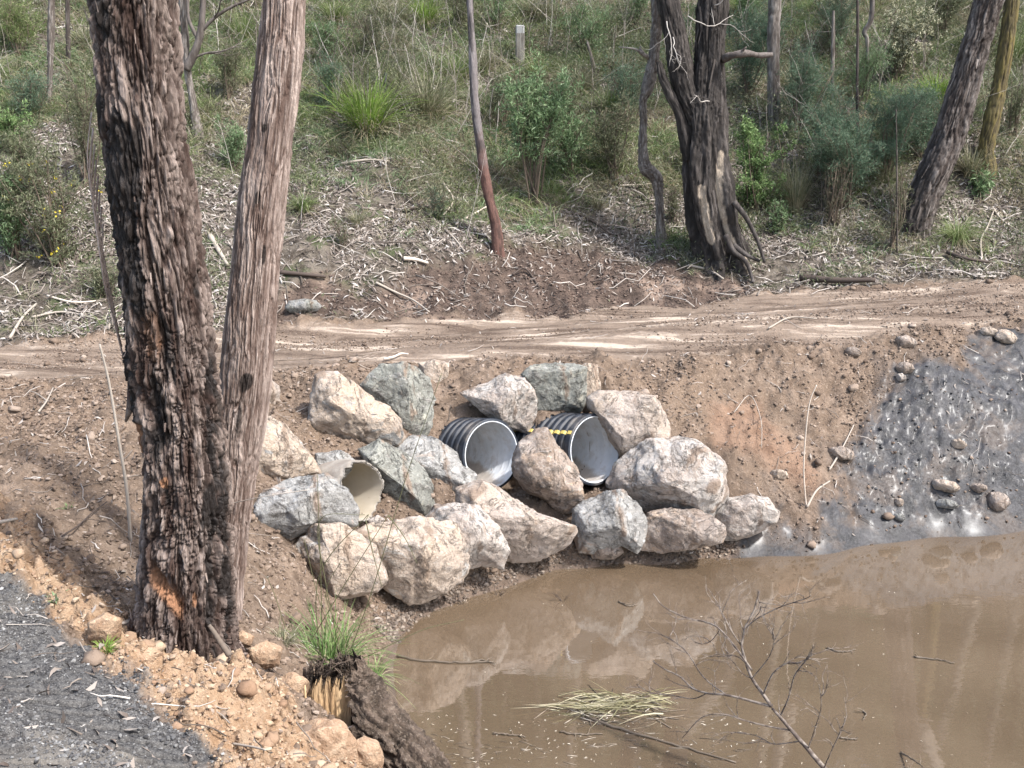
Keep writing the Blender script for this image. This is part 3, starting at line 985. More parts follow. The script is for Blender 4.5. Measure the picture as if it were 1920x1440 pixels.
def build_pipes():
    corrugated_pipe(922, 852, 8.85, math.radians(40), 1.3, 'black corrugated culvert pipe without a stripe, left of the brown egg-shaped boulder', False, 1)
    corrugated_pipe(1116, 843, 8.85, math.radians(40), 1.5, 'black corrugated culvert pipe with a yellow stripe along its ribs', True, 2)
    # the old concrete pipe, broken at the mouth
    m = NT('old_concrete')
    co = m.coord('Object')
    c = m.mix(m.rng(m.noise(co, 5, 5, .65), .35, .65), (.19, .165, .14), (.29, .265, .23))
    c = m.mix(m.math('MULTIPLY', m.rng(m.noise(co, 30, 4, .7), .55, .7), .5), c, (.22, .18, .15))
    mc = m.out(c, .85, .25); m.bump(m.noise(co, 45, 4, .7), .5, .01)
    m = NT('old_concrete_inside')
    c = m.mix(m.rng(m.noise(m.coord('Object'), 3, 4, .6), .35, .65), (.31, .27, .205), (.38, .335, .27))
    mi = m.out(c, .7, .3)
    C = at(677, 921, 7.85); R = .258; Rr = .23; yaw = math.radians(55); L = 1.1
    root = empty('concrete_pipe', C - np.array([0, 0, R]))
    tag(root, 'old beige concrete pipe with a broken rim between the boulders', 'pipe')
    ax = nrm(np.array([math.sin(yaw), -math.cos(yaw), .17])); rt = nrm(np.cross(ax, [0, 0, 1.0])); up = np.cross(rt, ax)
    N = 120
    ph = np.linspace(0, 2 * math.pi, N, endpoint=False)
    jag = fbm(np.stack([np.cos(ph) * 3, np.sin(ph) * 3, ph * 0], 1), 4, 5, .6) * .09
    def ring(s, r, j=1.0): return C + ax * (s + jag * j)[:, None] + r * (np.cos(ph)[:, None] * rt + np.sin(ph)[:, None] * up)
    def bridge(rings):
        V = np.concatenate(rings); k = len(rings); i = np.arange(k - 1)[:, None] * N; j = np.arange(N)[None]; jn = (j + 1) % N
        return V, np.stack([i + j, i + jn, i + N + jn, i + N + j], -1).reshape(-1, 4)
    V, Q = bridge([ring(-.006, Rr + .003)] + [ring(.0, Rr + .02, 1.1), ring(0, R - .02, .9), ring(-.02, R)] + [ring(-s, R, max(0, 1 - s * 3)) for s in np.linspace(.05, L, 12)])
    V = V + (fbm(V * 14, 3, 8) * .008)[:, None] * up
    mesh('shell', V, [Q], mc, root)
    V, Q = bridge([ring(-.006, Rr + .003)] + [ring(-s, Rr, max(0, 1 - s * 3)) for s in np.linspace(.02, L, 12)] + [ring(-L, .01, 0)])
    mesh('bore', V, [Q], mi, root)


build_pipes()

# ------------------------------------------------------------------ trunks
def bark_material(name, outer, outer2, inner, char=(.016, .013, .012), raw=(.17, .088, .05)):
    m = NT(name)
    co = m.coord('Object', (1, 1, .22))
    n1 = m.noise(co, 14, 5, .65)
    n2 = m.noise(co, 90, 4, .7)
    n3 = m.noise(m.coord('Object', (1, 1, .5)), 3.0, 4, .6)
    c = m.mix(m.rng(n1, .36, .64), outer, outer2)
    c = m.mix(m.math('MULTIPLY', m.rng(n2, .5, .7), .45), c, m.mix(1.0, c, (.5, .47, .45), 'MULTIPLY'))
    c = m.mix(m.math('MULTIPLY', m.rng(n3, .5, .66), .35), c, inner)
    c = m.mix(m.math('MULTIPLY', m.attr('crack'), .85), c, inner)
    c = m.mix(m.attr('raw'), c, m.mix(m.rng(n2, .4, .6), raw, tuple(min(1, k * 1.5) for k in raw)))
    c = m.mix(m.attr('char'), c, char)
    m.out(c, .88, .2)
    m.val(m.rng(m.attr('char'), 0, 1, .88, .55), m.b.inputs['Roughness'])
    m.bump(m.math('ADD', n2, m.math('MULTIPLY', n1, .6)), .7, .012)
    return m.m


def path_from_px(rows, Y0, lean=0.0, Yf=None):
    """rows: (py, left px, right px) -> centres and radii in the plane y = Y0 (+ lean per metre of height)"""
    P, R = [], []
    for py, l, r in rows:
        Y = Y0 if Yf is None else Yf(py)
        p = at((l + r) / 2, py, Y)
        P.append(p); R.append((r - l) / 2 / ppm(p))
    return np.array(P), np.array(R)


def trunk_mesh(name, P, R, mat, parent, nseg=160, step=.012, plate=(24, 4.5), depth=.02, fine=.006, shape=None, mask=None, seed=0, lump=.04, origin=None, grooved=.35, blocky=0.0):
    seglen = np.linalg.norm(np.diff(P, axis=0), axis=1).sum()
    n = max(8, int(seglen / step))
    PR = resample(np.column_stack([P, R]), n)
    C, Rr = PR[:, :3], PR[:, 3]
    s = np.concatenate([[0], np.cumsum(np.linalg.norm(np.diff(C, axis=0), axis=1))])
    T = nrm(np.gradient(C, axis=0))
    A = nrm(np.array([1.0, 0, 0]) - (T @ np.array([1.0, 0, 0]))[:, None] * T)
    B = np.cross(T, A)
    if B[:, 1].mean() > 0: B = -B
    ph = np.linspace(0, 2 * math.pi, nseg, endpoint=False)
    PH, S = np.meshgrid(ph, s)
    RR = np.repeat(Rr[:, None], nseg, 1)
    cs, sn = np.cos(PH), np.sin(PH)
    r0 = RR.mean()
    q = np.stack([(cs * RR).ravel(), (sn * RR).ravel(), S.ravel()], 1)
    w = fbm(q * np.array([6, 6, 2.5]) + seed, 3, seed) * .05
    qq = q + w[:, None] * np.array([1, 1, 1.5])
    f1, f2, cid = voro(qq * np.array([plate[0], plate[0], plate[1]]), seed + 2)
    edge = f2 - f1
    rg = np.abs(fbm((q + w[:, None] * .6) * np.array([plate[0] * .62, plate[0] * .62, plate[1] * .32]) + 9, 3, seed + 50, .55))
    groove = np.maximum((1 - sstep(edge, .02, grooved)) * .55, 1 - sstep(rg, .02, .13))
    f1b, f2b, cidb = voro(qq * np.array([plate[0] * 2.6, plate[0] * 2.6, plate[1] * 3.2]) + 5, seed + 9)
    g2 = 1 - sstep(f2b - f1b, .02, .3)
    pm = .3 + .7 * sstep(fbm(q * np.array([4, 4, 1.5]) + 31, 2, seed + 60), -.3, .3)
    rg2 = np.abs(fbm((q + w[:, None] * .4) * np.array([plate[0] * 1.7, plate[0] * 1.7, plate[1] * .7]) + 19, 3, seed + 70, .55))
    g3 = 1 - sstep(rg2, .0, .16)
    d = -groove * depth * 1.15 + (cid - .5) * depth * .28 * pm - g2 * depth * .22 * pm + (cidb - .5) * depth * .25 * pm - g3 * depth * .62
    hc = 1 - sstep(np.abs(fbm((q + w[:, None]) * np.array([7, 7, 26]) + 3, 3, seed + 80, .6)), .0, .09)
    hc *= sstep(fbm(q * np.array([16, 16, 5]) + 7, 2, seed + 81), -.1, .15)
    d -= blocky * (hc * depth * .55 + (fbm(q * np.array([40, 40, 11]) + 2, 3, seed + 82, .6) > .12) * depth * .3 - (cid - .5) * depth * .1)
    g2 = np.maximum(np.maximum(g2 * pm, g3), hc * blocky * .8)
    d += fbm(q * np.array([60, 60, 14]) + seed, 3, seed + 20, .6) * fine
    d += fbm(q * np.array([5, 5, 1.6]) + seed, 3, seed + 30) * lump * RR.ravel() * 3.2
    attrs = {'crack': np.clip(groove * .9 + g2 * .45, 0, 1), 'char': np.zeros(len(q)), 'raw': np.zeros(len(q))}
    rad = RR.ravel()
    ctx = dict(u=cs.ravel(), front=sn.ravel(), s=S.ravel(), q=q, ph=PH.ravel(), d=d, rad=rad, z=np.repeat(C[:, 2], nseg))
    if shape is not None: rad = shape(ctx)
    rad = rad + ctx['d']
    cs, sn = cs.ravel(), sn.ravel()
    V = np.repeat(C, nseg, 0) + rad[:, None] * (cs[:, None] * np.repeat(A, nseg, 0) + sn[:, None] * np.repeat(B, nseg, 0))
    if mask is not None:
        dd = V - np.array([0, 0, CAM_H])
        f = dd[:, 1] * CP - dd[:, 2] * SP
        ctx['py'] = 720 - F_PX * (dd[:, 1] * SP + dd[:, 2] * CP) / f
        ctx['px'] = 960 + F_PX * dd[:, 0] / f
        off = mask(ctx, attrs)
        if off is not None:
            V = V + off[:, None] * (cs[:, None] * np.repeat(A, nseg, 0) + sn[:, None] * np.repeat(B, nseg, 0))
    i = np.arange(n - 1)[:, None] * nseg; j = np.arange(nseg)[None]; jn = (j + 1) % nseg
    Q = np.stack([i + j, i + jn, i + nseg + jn, i + nseg + j], -1).reshape(-1, 4)
    return mesh(name, V, [Q], mat, parent, True, attrs, origin), (C, Rr, A, B)


def bark_strips(frame, n, mat, parent, seed, L=(.05, .22), W=(.006, .02), region=(0, 1), lift=.02, name='loose_bark'):
    """ribbons of bark that have come half away from the trunk"""
    C, Rr, A, B = frame
    rs = np.random.default_rng(seed)
    Acc_ = Acc()
    N = len(C)
    for _ in range(n):
        k = int(rs.uniform(*region) * (N - 1)); ph = rs.uniform(-.3, math.pi + .3)
        l = rs.uniform(*L); w = rs.uniform(*W)
        m_ = 6
        t = np.linspace(0, 1, m_)
        dirv = A[k] * math.cos(ph) + B[k] * math.sin(ph)
        tang = -A[k] * math.sin(ph) + B[k] * math.cos(ph)
        T = np.cross(A[k], B[k]); T = T if T[2] > 0 else -T
        tilt = rs.normal() * .12
        sgn = -1 if rs.random() < .7 else 1
        p = C[k] + dirv * (Rr[k] + .001) + (T * sgn)[None] * (l * t)[:, None] + tang[None] * (tilt * l * t)[:, None] + dirv[None] * (lift * rs.uniform(.1, 1.3) * t ** 1.6 + .003)[:, None]
        ww = w * (1 - .6 * t ** 2)
        V = np.concatenate([p - tang * ww[:, None] / 2, p + tang * ww[:, None] / 2 + dirv * .3 * w, p + dirv * .004 - tang * ww[:, None] * .1])
        kk = np.arange(m_ - 1)
        Acc_.add(V, None, np.concatenate([np.stack([kk, kk + 1, m_ + kk + 1, m_ + kk], 1)]), rs.random())
    o = Acc_.build(name, mat, parent)
    o['kind'] = 'stuff'
    return o


def twig_tree(A, p, d, length, rad, rs, depth=3, curl=.25, kids=3, gravity=0.0, nseg=5):
    """a bare branch that divides"""
    n = 8
    P = [np.array(p, float)]; d = nrm(d)
    for k in range(n):
        d = nrm(d + rs.normal(size=3) * curl * .5 + np.array([0, 0, gravity]))
        P.append(P[-1] + d * length / n)
    P = np.array(P)
    A.add(*tube_vf(P, rad * (1 - .65 * np.linspace(0, 1, n + 1)), nseg), a=rs.random())
    tips = [(P[-1], d)]
    if depth > 0:
        for c in range(kids):
            k = rs.integers(2, n)
            dd = nrm(P[k + 1] - P[k])
            nd = nrm(dd + nrm(rs.normal(size=3)) * .9)
            tips += twig_tree(A, P[k], nd, length * rs.uniform(.45, .7), rad * .5, rs, depth - 1, curl, kids, gravity, max(3, nseg - 1))
    return tips


def mask_big(c, at_):
    py, u, fr, q = c['py'], c['u'], c['front'], c['q']
    n = fbm(q * np.array([7, 7, 2.4]), 4, 91, .6)
    n2 = fbm(q * np.array([26, 26, 5]), 3, 95, .6)
    f = sstep(fr, -.2, .2)
    def blob(cu, cpy, wu, wpy): return np.exp(-(((u - cu) / wu) ** 2 + ((py - cpy) / wpy) ** 2))
    ch = blob(-.1, 290, .28, 90) + blob(-.35, 420, .3, 150) + blob(-.2, 560, .4, 60) * .7 + blob(-.95, 740, .2, 90) * 1.3 + blob(-.25, 830, .35, 100) * .6 + blob(.85, 1120, .22, 120) * .6 + blob(.95, 850, .12, 160) * .45 + blob(.25, 640, .2, 60) * .5 + blob(-.5, 30, .2, 60) * .6 + blob(-.9, 450, .25, 300) * .5
    at_['char'] = np.clip(sstep(ch + n * .9 + n2 * .45, .3, .5), 0, 1) * f * .95
    # chainsaw cut: a slanting wedge near the foot, and patches where bark is off
    line = (py - (1075 + (u + .38) * 95))
    cut = np.exp(-(line / 16) ** 2) * sstep(u, -.5, -.42) * (1 - sstep(u, .28, .34)) * sstep(fr, 0, .2)
    below = sstep(line, -5, 5) * (1 - sstep(line, 22, 34)) * sstep(u, -.5, -.4) * (1 - sstep(u, .2, .3)) * sstep(fr, 0, .2)
    raw = np.maximum(np.clip(below * .9 + cut * .5, 0, 1), sstep(blob(-.15, 905, .16, 14) + n2 * .3, .55, .7) * sstep(fr, 0, .2))
    raw = np.maximum(raw, sstep(blob(-.85, 830, .2, 60) + n * .35, .6, .8))
    raw = np.maximum(raw, .75 * sstep(blob(.5, 1125, .08, 25) + n2 * .3, .6, .7))
    raw = np.maximum(raw, .35 * sstep(blob(-.15, 620, .45, 80) + n * .5, .55, .8))
    at_['raw'] = raw
    at_['char'] = at_['char'] * (1 - raw)
    at_['crack'] = at_['crack'] * (1 - cut)
    edge = -.022 * sstep(py, 790, 800) * (1 - sstep(py, 1000, 1100)) * sstep(-u, .55, .8)
    return edge - .045 * cut


def mask_pale(c, at_):
    py, u, q = c['py'], c['u'], c['q']
    n = fbm(q * np.array([7, 7, 2.4]), 4, 191, .6)
    def blob(cu, cpy, wu, wpy): return np.exp(-(((u - cu) / wu) ** 2 + ((py - cpy) / wpy) ** 2))
    ch = blob(-.1, 240, .18, 12) + blob(.0, 370, .15, 14) + blob(.3, 715, .25, 16) * 1.1 + blob(.1, 780, .25, 60) * .6 + blob(-1, 1000, .5, 200) * .6 + blob(.5, 480, .12, 30) * .8
    at_['char'] = sstep(ch + n * .4, .5, .7) * .9
    # smooth patches where the fibrous bark has worn off
    sm = sstep(blob(-.3, 150, .5, 110) + blob(-.2, 320, .35, 70) + n * .3, .4, .7)
    at_['crack'] = at_['crack'] * (1 - .85 * sm)
    return sm * -.008


def build_front_trees():
    mb = bark_material('furrowed_bark', (.056, .035, .028), (.265, .212, .185), (.022, .012, .009))
    mp = bark_material('pale_fibrous_bark', (.21, .158, .135), (.42, .345, .305), (.065, .038, .029))
    rows = [(-700, 110, 300), (-300, 140, 322), (0, 165, 336), (200, 180, 352), (400, 204, 374), (600, 231, 403), (700, 240, 414), (800, 254, 424), (900, 260, 430), (1000, 258, 436), (1100, 251, 440), (1170, 240, 444), (1215, 225, 452), (1260, 200, 475)]
    P, R = path_from_px(rows, 4.62)
    R = R * .965
    root = empty('tree', P[-1])
    tag(root, 'thick dark tree trunk with furrowed bark, black char and a saw cut low down', 'tree')
    o, fr = trunk_mesh('trunk', P, R, mb, root, nseg=420, step=.006, blocky=1.0, plate=(24, 5.5), depth=.026, fine=.006, mask=mask_big, seed=3, lump=.03, grooved=.42)
    bark_strips(fr, 70, mb, root, 4, L=(.02, .06), W=(.004, .010), lift=.012, region=(.1, .93))
    # long strip hanging down the left edge
    A = Acc()
    for k in range(8):
        x0 = 172 + k * 3; y0 = 210 + k * 30
        pts = [at(x0, y0, 4.65), at(x0 - 8 + k, y0 + 90, 4.6), at(x0 + 4 + k * 2, y0 + 170, 4.62), at(x0 + 20 + k * 3, y0 + 260, 4.64)]
        A.add(*tube_vf(resample(pts, 14), .0035 + .002 * random.random(), 4))
    A.build('hanging_bark', mp, root)
    A = Acc()
    p = at(236, 790, 4.62)
    A.add(*tube_vf([at(252, 700, 4.6), at(246, 760, 4.58), p], [.03, .022, .006], 8))
    A.build('bark_flap', mb, root)

    rows = [(-600, 520, 610), (-250, 507, 592), (0, 492, 574), (100, 481, 570), (200, 470, 558), (300, 457, 545), (400, 444, 533), (500, 434, 525), (600, 423, 517), (700, 414, 510), (800, 405, 498), (900, 396, 482), (1000, 384, 468), (1100, 368, 458), (1180, 355, 455)]
    P, R = path_from_px(rows, 5.25)
    root = empty('tree', P[-1])
    tag(root, 'paler brown leaning tree trunk just right of the thick dark trunk', 'tree')
    o, fr = trunk_mesh('trunk', P, R, mp, root, nseg=300, step=.0075, blocky=.35, plate=(34, 2.6), depth=.0095, fine=.005, mask=mask_pale, seed=13, lump=.025)
    bark_strips(fr, 50, mp, root, 5, L=(.03, .10), W=(.003, .006), lift=.01)


build_front_trees()


CROWN_TREES, CROWN_TOPS = [], []


def simple_tree(rows, Y, mat, label, name='tree', cat='tree', group=None, nseg=48, step=.03, depth=.012, plate=(20, 4), mask=None, lump=.04, Yf=None, fine=.004, sink=.25, seed=1, strips=0):
    P, R = path_from_px(rows, Y, Yf=Yf)
    b = P[-1].copy(); b = b + nrm(P[-1] - P[-2]) * sink
    P = np.vstack([P, b]); R = np.append(R, R[-1] * 1.1)
    root = empty(name, P[-2])
    tag(root, label, cat, group)
    o, fr = trunk_mesh('trunk', P, R, mat, root, nseg=nseg, step=step, depth=depth, plate=plate, mask=mask, lump=lump, fine=fine, seed=seed)
    if strips: bark_strips(fr, strips, mat, root, seed, L=(.08, .35), W=(.01, .03), lift=.03)
    TREES[label] = (root, P[0])
    return root, fr


TREES = {}


def build_back_trees():
    dk = bark_material('dark_bark', (.075, .062, .055), (.15, .13, .118), (.024, .018, .016))
    gy = bark_material('grey_bark', (.17, .15, .135), (.30, .27, .245), (.055, .042, .035))
    gs = bark_material('smooth_grey_bark', (.15, .135, .135), (.22, .20, .20), (.07, .055, .05), raw=(.085, .042, .032))
    ms = bark_material('mossy_bark', (.12, .10, .045), (.19, .15, .05), (.05, .04, .03))
    bare = NT('bare_weathered_wood')
    co = bare.coord('Object', (1, 1, .12))
    c = bare.mix(bare.rng(bare.noise(co, 30, 4, .7), .35, .65), (.14, .12, .10), (.36, .32, .28))
    c = bare.mix(bare.math('MULTIPLY', bare.rng(bare.noise(bare.coord('Object'), 5, 3), .55, .7), .6), c, (.22, .13, .085))
    bw = bare.out(c, .8, .25); bare.bump(bare.noise(co, 60, 4, .7), .6, .01)
    bone = NT('bleached_twig').out((.34, .31, .28), .8, .2)

    # thin leaning sapling in the middle, its lower bark red
    def red_mask(c, a):
        a['raw'] = sstep(c['py'] + fbm(c['q'] * 9, 3, 4) * 60, 230, 320) * .9
        a['char'] = .55 * sstep(fbm(c['q'] * np.array([20, 20, 4]), 3, 7), .05, .3)
        a['crack'] = a['crack'] * .4
    b = hit(933, 470)
    rows = [(-160, 868, 883), (0, 874, 888), (100, 878, 894), (200, 883, 899), (270, 892, 909), (350, 903, 922), (420, 918, 940), (470, 921, 946)]
    simple_tree(rows, b[1], gs, 'slim leaning trunk in the middle of the hillside, reddish at the bottom', mask=red_mask, depth=.004, lump=.07, step=.012, fine=.003, nseg=40)

    # thin crooked tree beside the big forked one
    b = hit(1240, 455)
    rows = [(-120, 1222, 1256), (0, 1221, 1250), (60, 1217, 1243), (120, 1212, 1236), (165, 1203, 1226), (190, 1198, 1213), (230, 1199, 1214), (290, 1197, 1215), (315, 1199, 1223), (335, 1218, 1241), (370, 1226, 1246), (420, 1228, 1248), (458, 1228, 1254)]
    root, fr = simple_tree(rows, b[1], gy, 'thin crooked grey tree with a kink, left of the big forked dark tree', depth=.012, lump=.12, step=.012, nseg=48, plate=(26, 8))
    A = Acc()
    p = at(1216, 108, b[1])
    A.add(*tube_vf(resample([p, at(1203, 100, b[1] - .1), at(1190, 92, b[1] - .15), at(1160, 88, b[1] - .2)], 12), np.linspace(.035, .006, 12), 7))
    A.add(*tube_vf(resample([at(1206, 100, b[1] - .1), at(1201, 92, b[1] - .1), at(1200, 87, b[1] - .1)], 5), np.linspace(.025, .01, 5), 6))
    A.build('branch', gy, root)

    # the big forked burnt tree
    b = hit(1355, 492)
    Y = b[1] - .1
    rows = [(-170, 1316, 1374), (-60, 1312, 1368), (30, 1306, 1365), (60, 1304, 1362), (110, 1302, 1360), (170, 1290, 1361), (210, 1281, 1364), (260, 1283, 1367), (330, 1282, 1372), (400, 1290, 1380), (450, 1302, 1392), (490, 1306, 1408), (530, 1299, 1420)]
    P, R = path_from_px(rows, Y)
    root = empty('tree', P[-2])
    tag(root, 'big dark forked tree with a fluted base and strips of bare pale wood', 'tree')

    def flute(c):
        g = sstep(-c['z'], -3.9, -2.6)
        k = np.cos(c['ph'] * 5 + c['s'] * .5 + 1.2 * fbm(c['q'] * 1.5, 2, 3)) + .6 * np.cos(c['ph'] * 9 - c['s'] * .8)
        return c['rad'] * (1 + (.04 + .13 * g) * k)

    def bmask(c, a):
        py, u = c['py'], c['u']
        x = c['px']
        n = fbm(c['q'] * np.array([12, 12, 3]), 3, 44)
        a1 = np.exp(-((x - (1312 + (py - 345) * .2)) / 10) ** 2) * sstep(py, 342, 350) * (1 - sstep(py, 440, 480))
        a2 = np.exp(-((x - np.interp(py, [280, 360, 400, 440, 480, 520], [1352, 1348, 1354, 1366, 1392, 1412])) / 7) ** 2) * sstep(py, 275, 290)
        a['raw'] = np.clip(sstep(a1 + a2 + n * .3, .45, .6), 0, 1) * sstep(c['front'], -.1, .2)
        a['char'] = .7 * sstep(fbm(c['q'] * np.array([5, 5, 1.2]), 3, 5), .0, .3) * (1 - a['raw'])
    dk2 = bark_material('burnt_bark', (.038, .032, .029), (.095, .083, .076), (.014, .012, .011), raw=(.27, .22, .17))
    o, fr = trunk_mesh('trunk', P, R, dk2, root, nseg=150, step=.015, plate=(16, 2.5), depth=.02, fine=.006, lump=.05, shape=flute, mask=bmask, seed=33)
    bark_strips(fr, 40, dk2, root, 35, L=(.1, .4), W=(.01, .03), lift=.03)
    rows = [(-170, 1212, 1250), (-60, 1222, 1262), (30, 1238, 1280), (75, 1245, 1290), (120, 1250, 1298), (170, 1262, 1310), (220, 1280, 1330), (270, 1295, 1340)]
    P2, R2 = path_from_px(rows, Y - .04)
    trunk_mesh('left_stem', P2, R2, dk2, root, nseg=90, step=.018, plate=(18, 3), depth=.018, seed=36, lump=.07)
    o2 = bpy.data.objects['left_stem']; o2.name = 'stem'
    rows = [(115, 1230, 1240), (145, 1234, 1250), (180, 1248, 1266), (215, 1264, 1284), (260, 1272, 1296), (300, 1280, 1300)]
    P2, R2 = path_from_px(rows, Y - .1)
    trunk_mesh('stem', P2, R2, dk2, root, nseg=40, step=.02, plate=(22, 4), depth=.01, seed=37, lump=.08)
    for pts in [[(1360, 440), (1375, 470), (1398, 490), (1410, 520), (1412, 530)], [(1376, 378), (1400, 410), (1420, 450), (1434, 492)], [(1375, 460), (1400, 478), (1425, 490)]]:
        A = Acc()
        A.add(*tube_vf(resample([at(x, y, Y - .38 - .05 * i) for i, (x, y) in enumerate(pts)], 20), np.linspace(.04, .02, 20), 8))
        A.build('root', dk2, root)
    # the dead limb to the right
    A = Acc()
    A.add(*tube_vf(resample([at(1358, 110, Y - .1), at(1372, 104, Y - .3), at(1400, 100, Y - .35), at(1425, 104, Y - .3), at(1449, 102, Y - .3)], 18), np.linspace(.055, .03, 18) * (1 + .15 * np.sin(np.arange(18))), 8))
    A.add(*tube_vf(resample([at(1385, 101, Y - .33), at(1395, 92, Y - .4), at(1400, 88, Y - .4)], 5), np.linspace(.02, .008, 5), 6))
    A.build('dead_limb', dk, root)
    rs = np.random.default_rng(3)
    A = Acc()
    for p, d, l in [((1262, 70), (-.3, -.4, -1), .45), ((1250, 40), (.1, -.3, -1), .6), ((1290, 30), (1, -.3, -.9), .8), ((1340, 10), (.6, -.5, .2), .35), ((1330, 190), (-.6, -.6, .2), .35)]:
        A = Acc()
        twig_tree(A, at(p[0], p[1], Y - .45), np.array(d), l, .008, rs, 2, .4, 2)
        A.build('dead_twigs', bone, root)

    # leaning trunk on the right
    b = hit(1725, 440)
    rows = [(-150, 1868, 1935), (0, 1830, 1882), (60, 1813, 1864), (120, 1794, 1848), (200, 1768, 1824), (260, 1748, 1808), (320, 1722, 1784), (380, 1700, 1760), (430, 1686, 1745), (462, 1684, 1752)]
    def lm(c, a):
        a['char'] = .7 * sstep(fbm(c['q'] * np.array([8, 8, 2]), 3, 15) + (c['py'] - 250) / 500, .1, .4)
    root, fr = simple_tree(rows, b[1], bark_material('dark_grey_bark', (.065, .052, .046), (.20, .175, .16), (.028, .02, .017)), 'stout dark trunk leaning right, right part of the hillside', mask=lm, nseg=110, step=.015, plate=(20, 4), depth=.025, lump=.06, strips=30, seed=50)
    # mossy trunk behind it
    b = hit(1848, 316)
    rows = [(-120, 1893, 1925), (0, 1883, 1912), (80, 1872, 1902), (160, 1860, 1888), (220, 1846, 1876), (280, 1834, 1864), (312, 1830, 1868)]
    simple_tree(rows, b[1], ms, 'leaning mossy olive trunk at the far right edge', nseg=60, step=.025, seed=51, depth=.015)
    # farther trunks
    b = hit(1452, 235)
    simple_tree([(-120, 1446, 1470), (0, 1441, 1465), (100, 1438, 1462), (240, 1440, 1464)], b[1], gy, 'straight grey trunk behind the dead limb of the forked tree', nseg=40, step=.03, seed=52, depth=.012)
    b = hit(95, 195)
    simple_tree([(-150, 94, 104), (0, 91, 103), (90, 88, 102), (190, 87, 98)], b[1], gy, 'thin grey sapling trunk at the upper left, left of the thick dark tree', nseg=24, step=.03, seed=53, depth=.008, lump=.1)
    b = hit(130, 130)
    simple_tree([(-150, 120, 129), (0, 122, 131), (130, 124, 133)], b[1], dk, 'slender dark sapling trunk just right of the thin grey one', nseg=20, step=.04, seed=54, depth=.005)
    b = hit(366, 255)
    root, fr = simple_tree([(-160, 326, 343), (0, 333, 352), (60, 338, 354), (130, 345, 358), (200, 356, 370), (262, 360, 384)], b[1], gy, 'twisted greyish tree between the two front trunks', nseg=32, step=.025, seed=55, depth=.01, lump=.1)
    A = Acc(); rs = np.random.default_rng(8)
    Yb = b[1] - .1
    A.add(*tube_vf(resample([at(348, 130, Yb), at(362, 105, Yb), at(374, 70, Yb), at(380, 20, Yb), at(384, -60, Yb)], 24), np.linspace(.07, .035, 24), 8))
    A.build('branch', dk, root)
    A = Acc()
    A.add(*tube_vf(resample([at(376, 60, Yb), at(400, 35, Yb), at(430, 15, Yb), at(460, 2, Yb), at(480, -8, Yb)], 20), np.linspace(.03, .012, 20), 6))
    A.add(*tube_vf(resample([at(360, 110, Yb), at(385, 100, Yb), at(410, 97, Yb), at(425, 93, Yb)], 12), np.linspace(.02, .008, 12), 6))
    A.add(*tube_vf(resample([at(372, 75, Yb), at(355, 40, Yb), at(352, 10, Yb), at(356, -60, Yb)], 12), np.linspace(.03, .02, 12), 6))
    twig_tree(A, at(400, 35, Yb), np.array([.7, 0, .6]), .9, .014, rs, 2, .4, 3)
    twig_tree(A, at(385, 100, Yb), np.array([.9, 0, .1]), .7, .01, rs, 2, .4, 3)
    A.build('branch', dk, root)
    for px, pts, lab in [(1607, [(-80, 1605, 1610), (60, 1605, 1611), (215, 1604, 1611), (330, 1612, 1619)], 'thin dark straight pole-like sapling behind the dark green wattles'),
                         (1680, [(205, 1679, 1681.5), (330, 1680, 1683), (478, 1680, 1684)], 'thin dark stem standing left of the stout leaning trunk'),
                         (1628, [(-60, 1632, 1640), (30, 1629, 1639), (60, 1616, 1625), (78, 1622, 1630), (150, 1624, 1629), (190, 1622, 1627)], 'thin bent sapling in front of the white-flowering bush'),
                         (1560, [(20, 1560, 1566), (100, 1558, 1565), (190, 1556, 1563)], 'short grey stick-like stem left of the white-flowering bush'),
                         (1108, [(75, 1098, 1103), (110, 1106, 1113), (150, 1112, 1122)], 'broken grey stub standing in the grass right of the wooden post'),
                         (530, [(-60, 398, 402), (60, 404, 409)], None)]:
        if lab is None: continue
        b = hit((pts[-1][1] + pts[-1][2]) / 2, pts[-1][0])
        simple_tree(pts, b[1], dk if 'dark' in lab else gy, lab, name='sapling', nseg=12, step=.05, depth=.003, seed=px, lump=.08, cat='sapling')
    # wooden post and a dark stake
    b = hit(975, 122)
    root = empty('wooden_post', b); tag(root, 'grey weathered wooden post standing in the hillside grass', 'post')
    m = NT('weathered_post'); co = m.coord('Object', (1, 1, .1))
    wp = m.out(m.mix(m.rng(m.noise(co, 30, 4, .7), .35, .65), (.09, .08, .07), (.21, .195, .175)), .85, .2)
    tp = at(975, 49, b[1]); w = 8.5 / ppm(tp)
    def prism(name, x0, x1, z0, z1, mt):
        a = [(x0, -w * .8), (x0 + .02, -w), (x1 - .02, -w), (x1, -w * .8), (x1, w * .8), (x1 - .02, w), (x0 + .02, w), (x0, w * .8)]
        V = [(b[0] + x, b[1] + y, z) for z in (z0, z0 * .5 + z1 * .5, z1) for x, y in a] + [(b[0] + x * .8, b[1] + y * .8, z1 + .015) for x, y in a]
        V = np.array(V); j = np.arange(8); Q = np.concatenate([np.stack([k * 8 + j, k * 8 + (j + 1) % 8, k * 8 + 8 + (j + 1) % 8, k * 8 + 8 + j], 1) for k in range(3)])
        Q = np.vstack([Q, [[24, 25, 26, 27], [24, 27, 28, 31], [28, 29, 30, 31]]])
        mesh(name, V, [Q], mt, root, False)
    prism('post', -w, w, b[2] - .3, tp[2] - .12, wp)
    prism('bleached_top', -w * .97, w * .97, tp[2] - .118, tp[2], NT('bleached_post').out((.27, .27, .265), .8, .2))
    b = hit(723, 190)
    tp = at(723, 136, b[1])
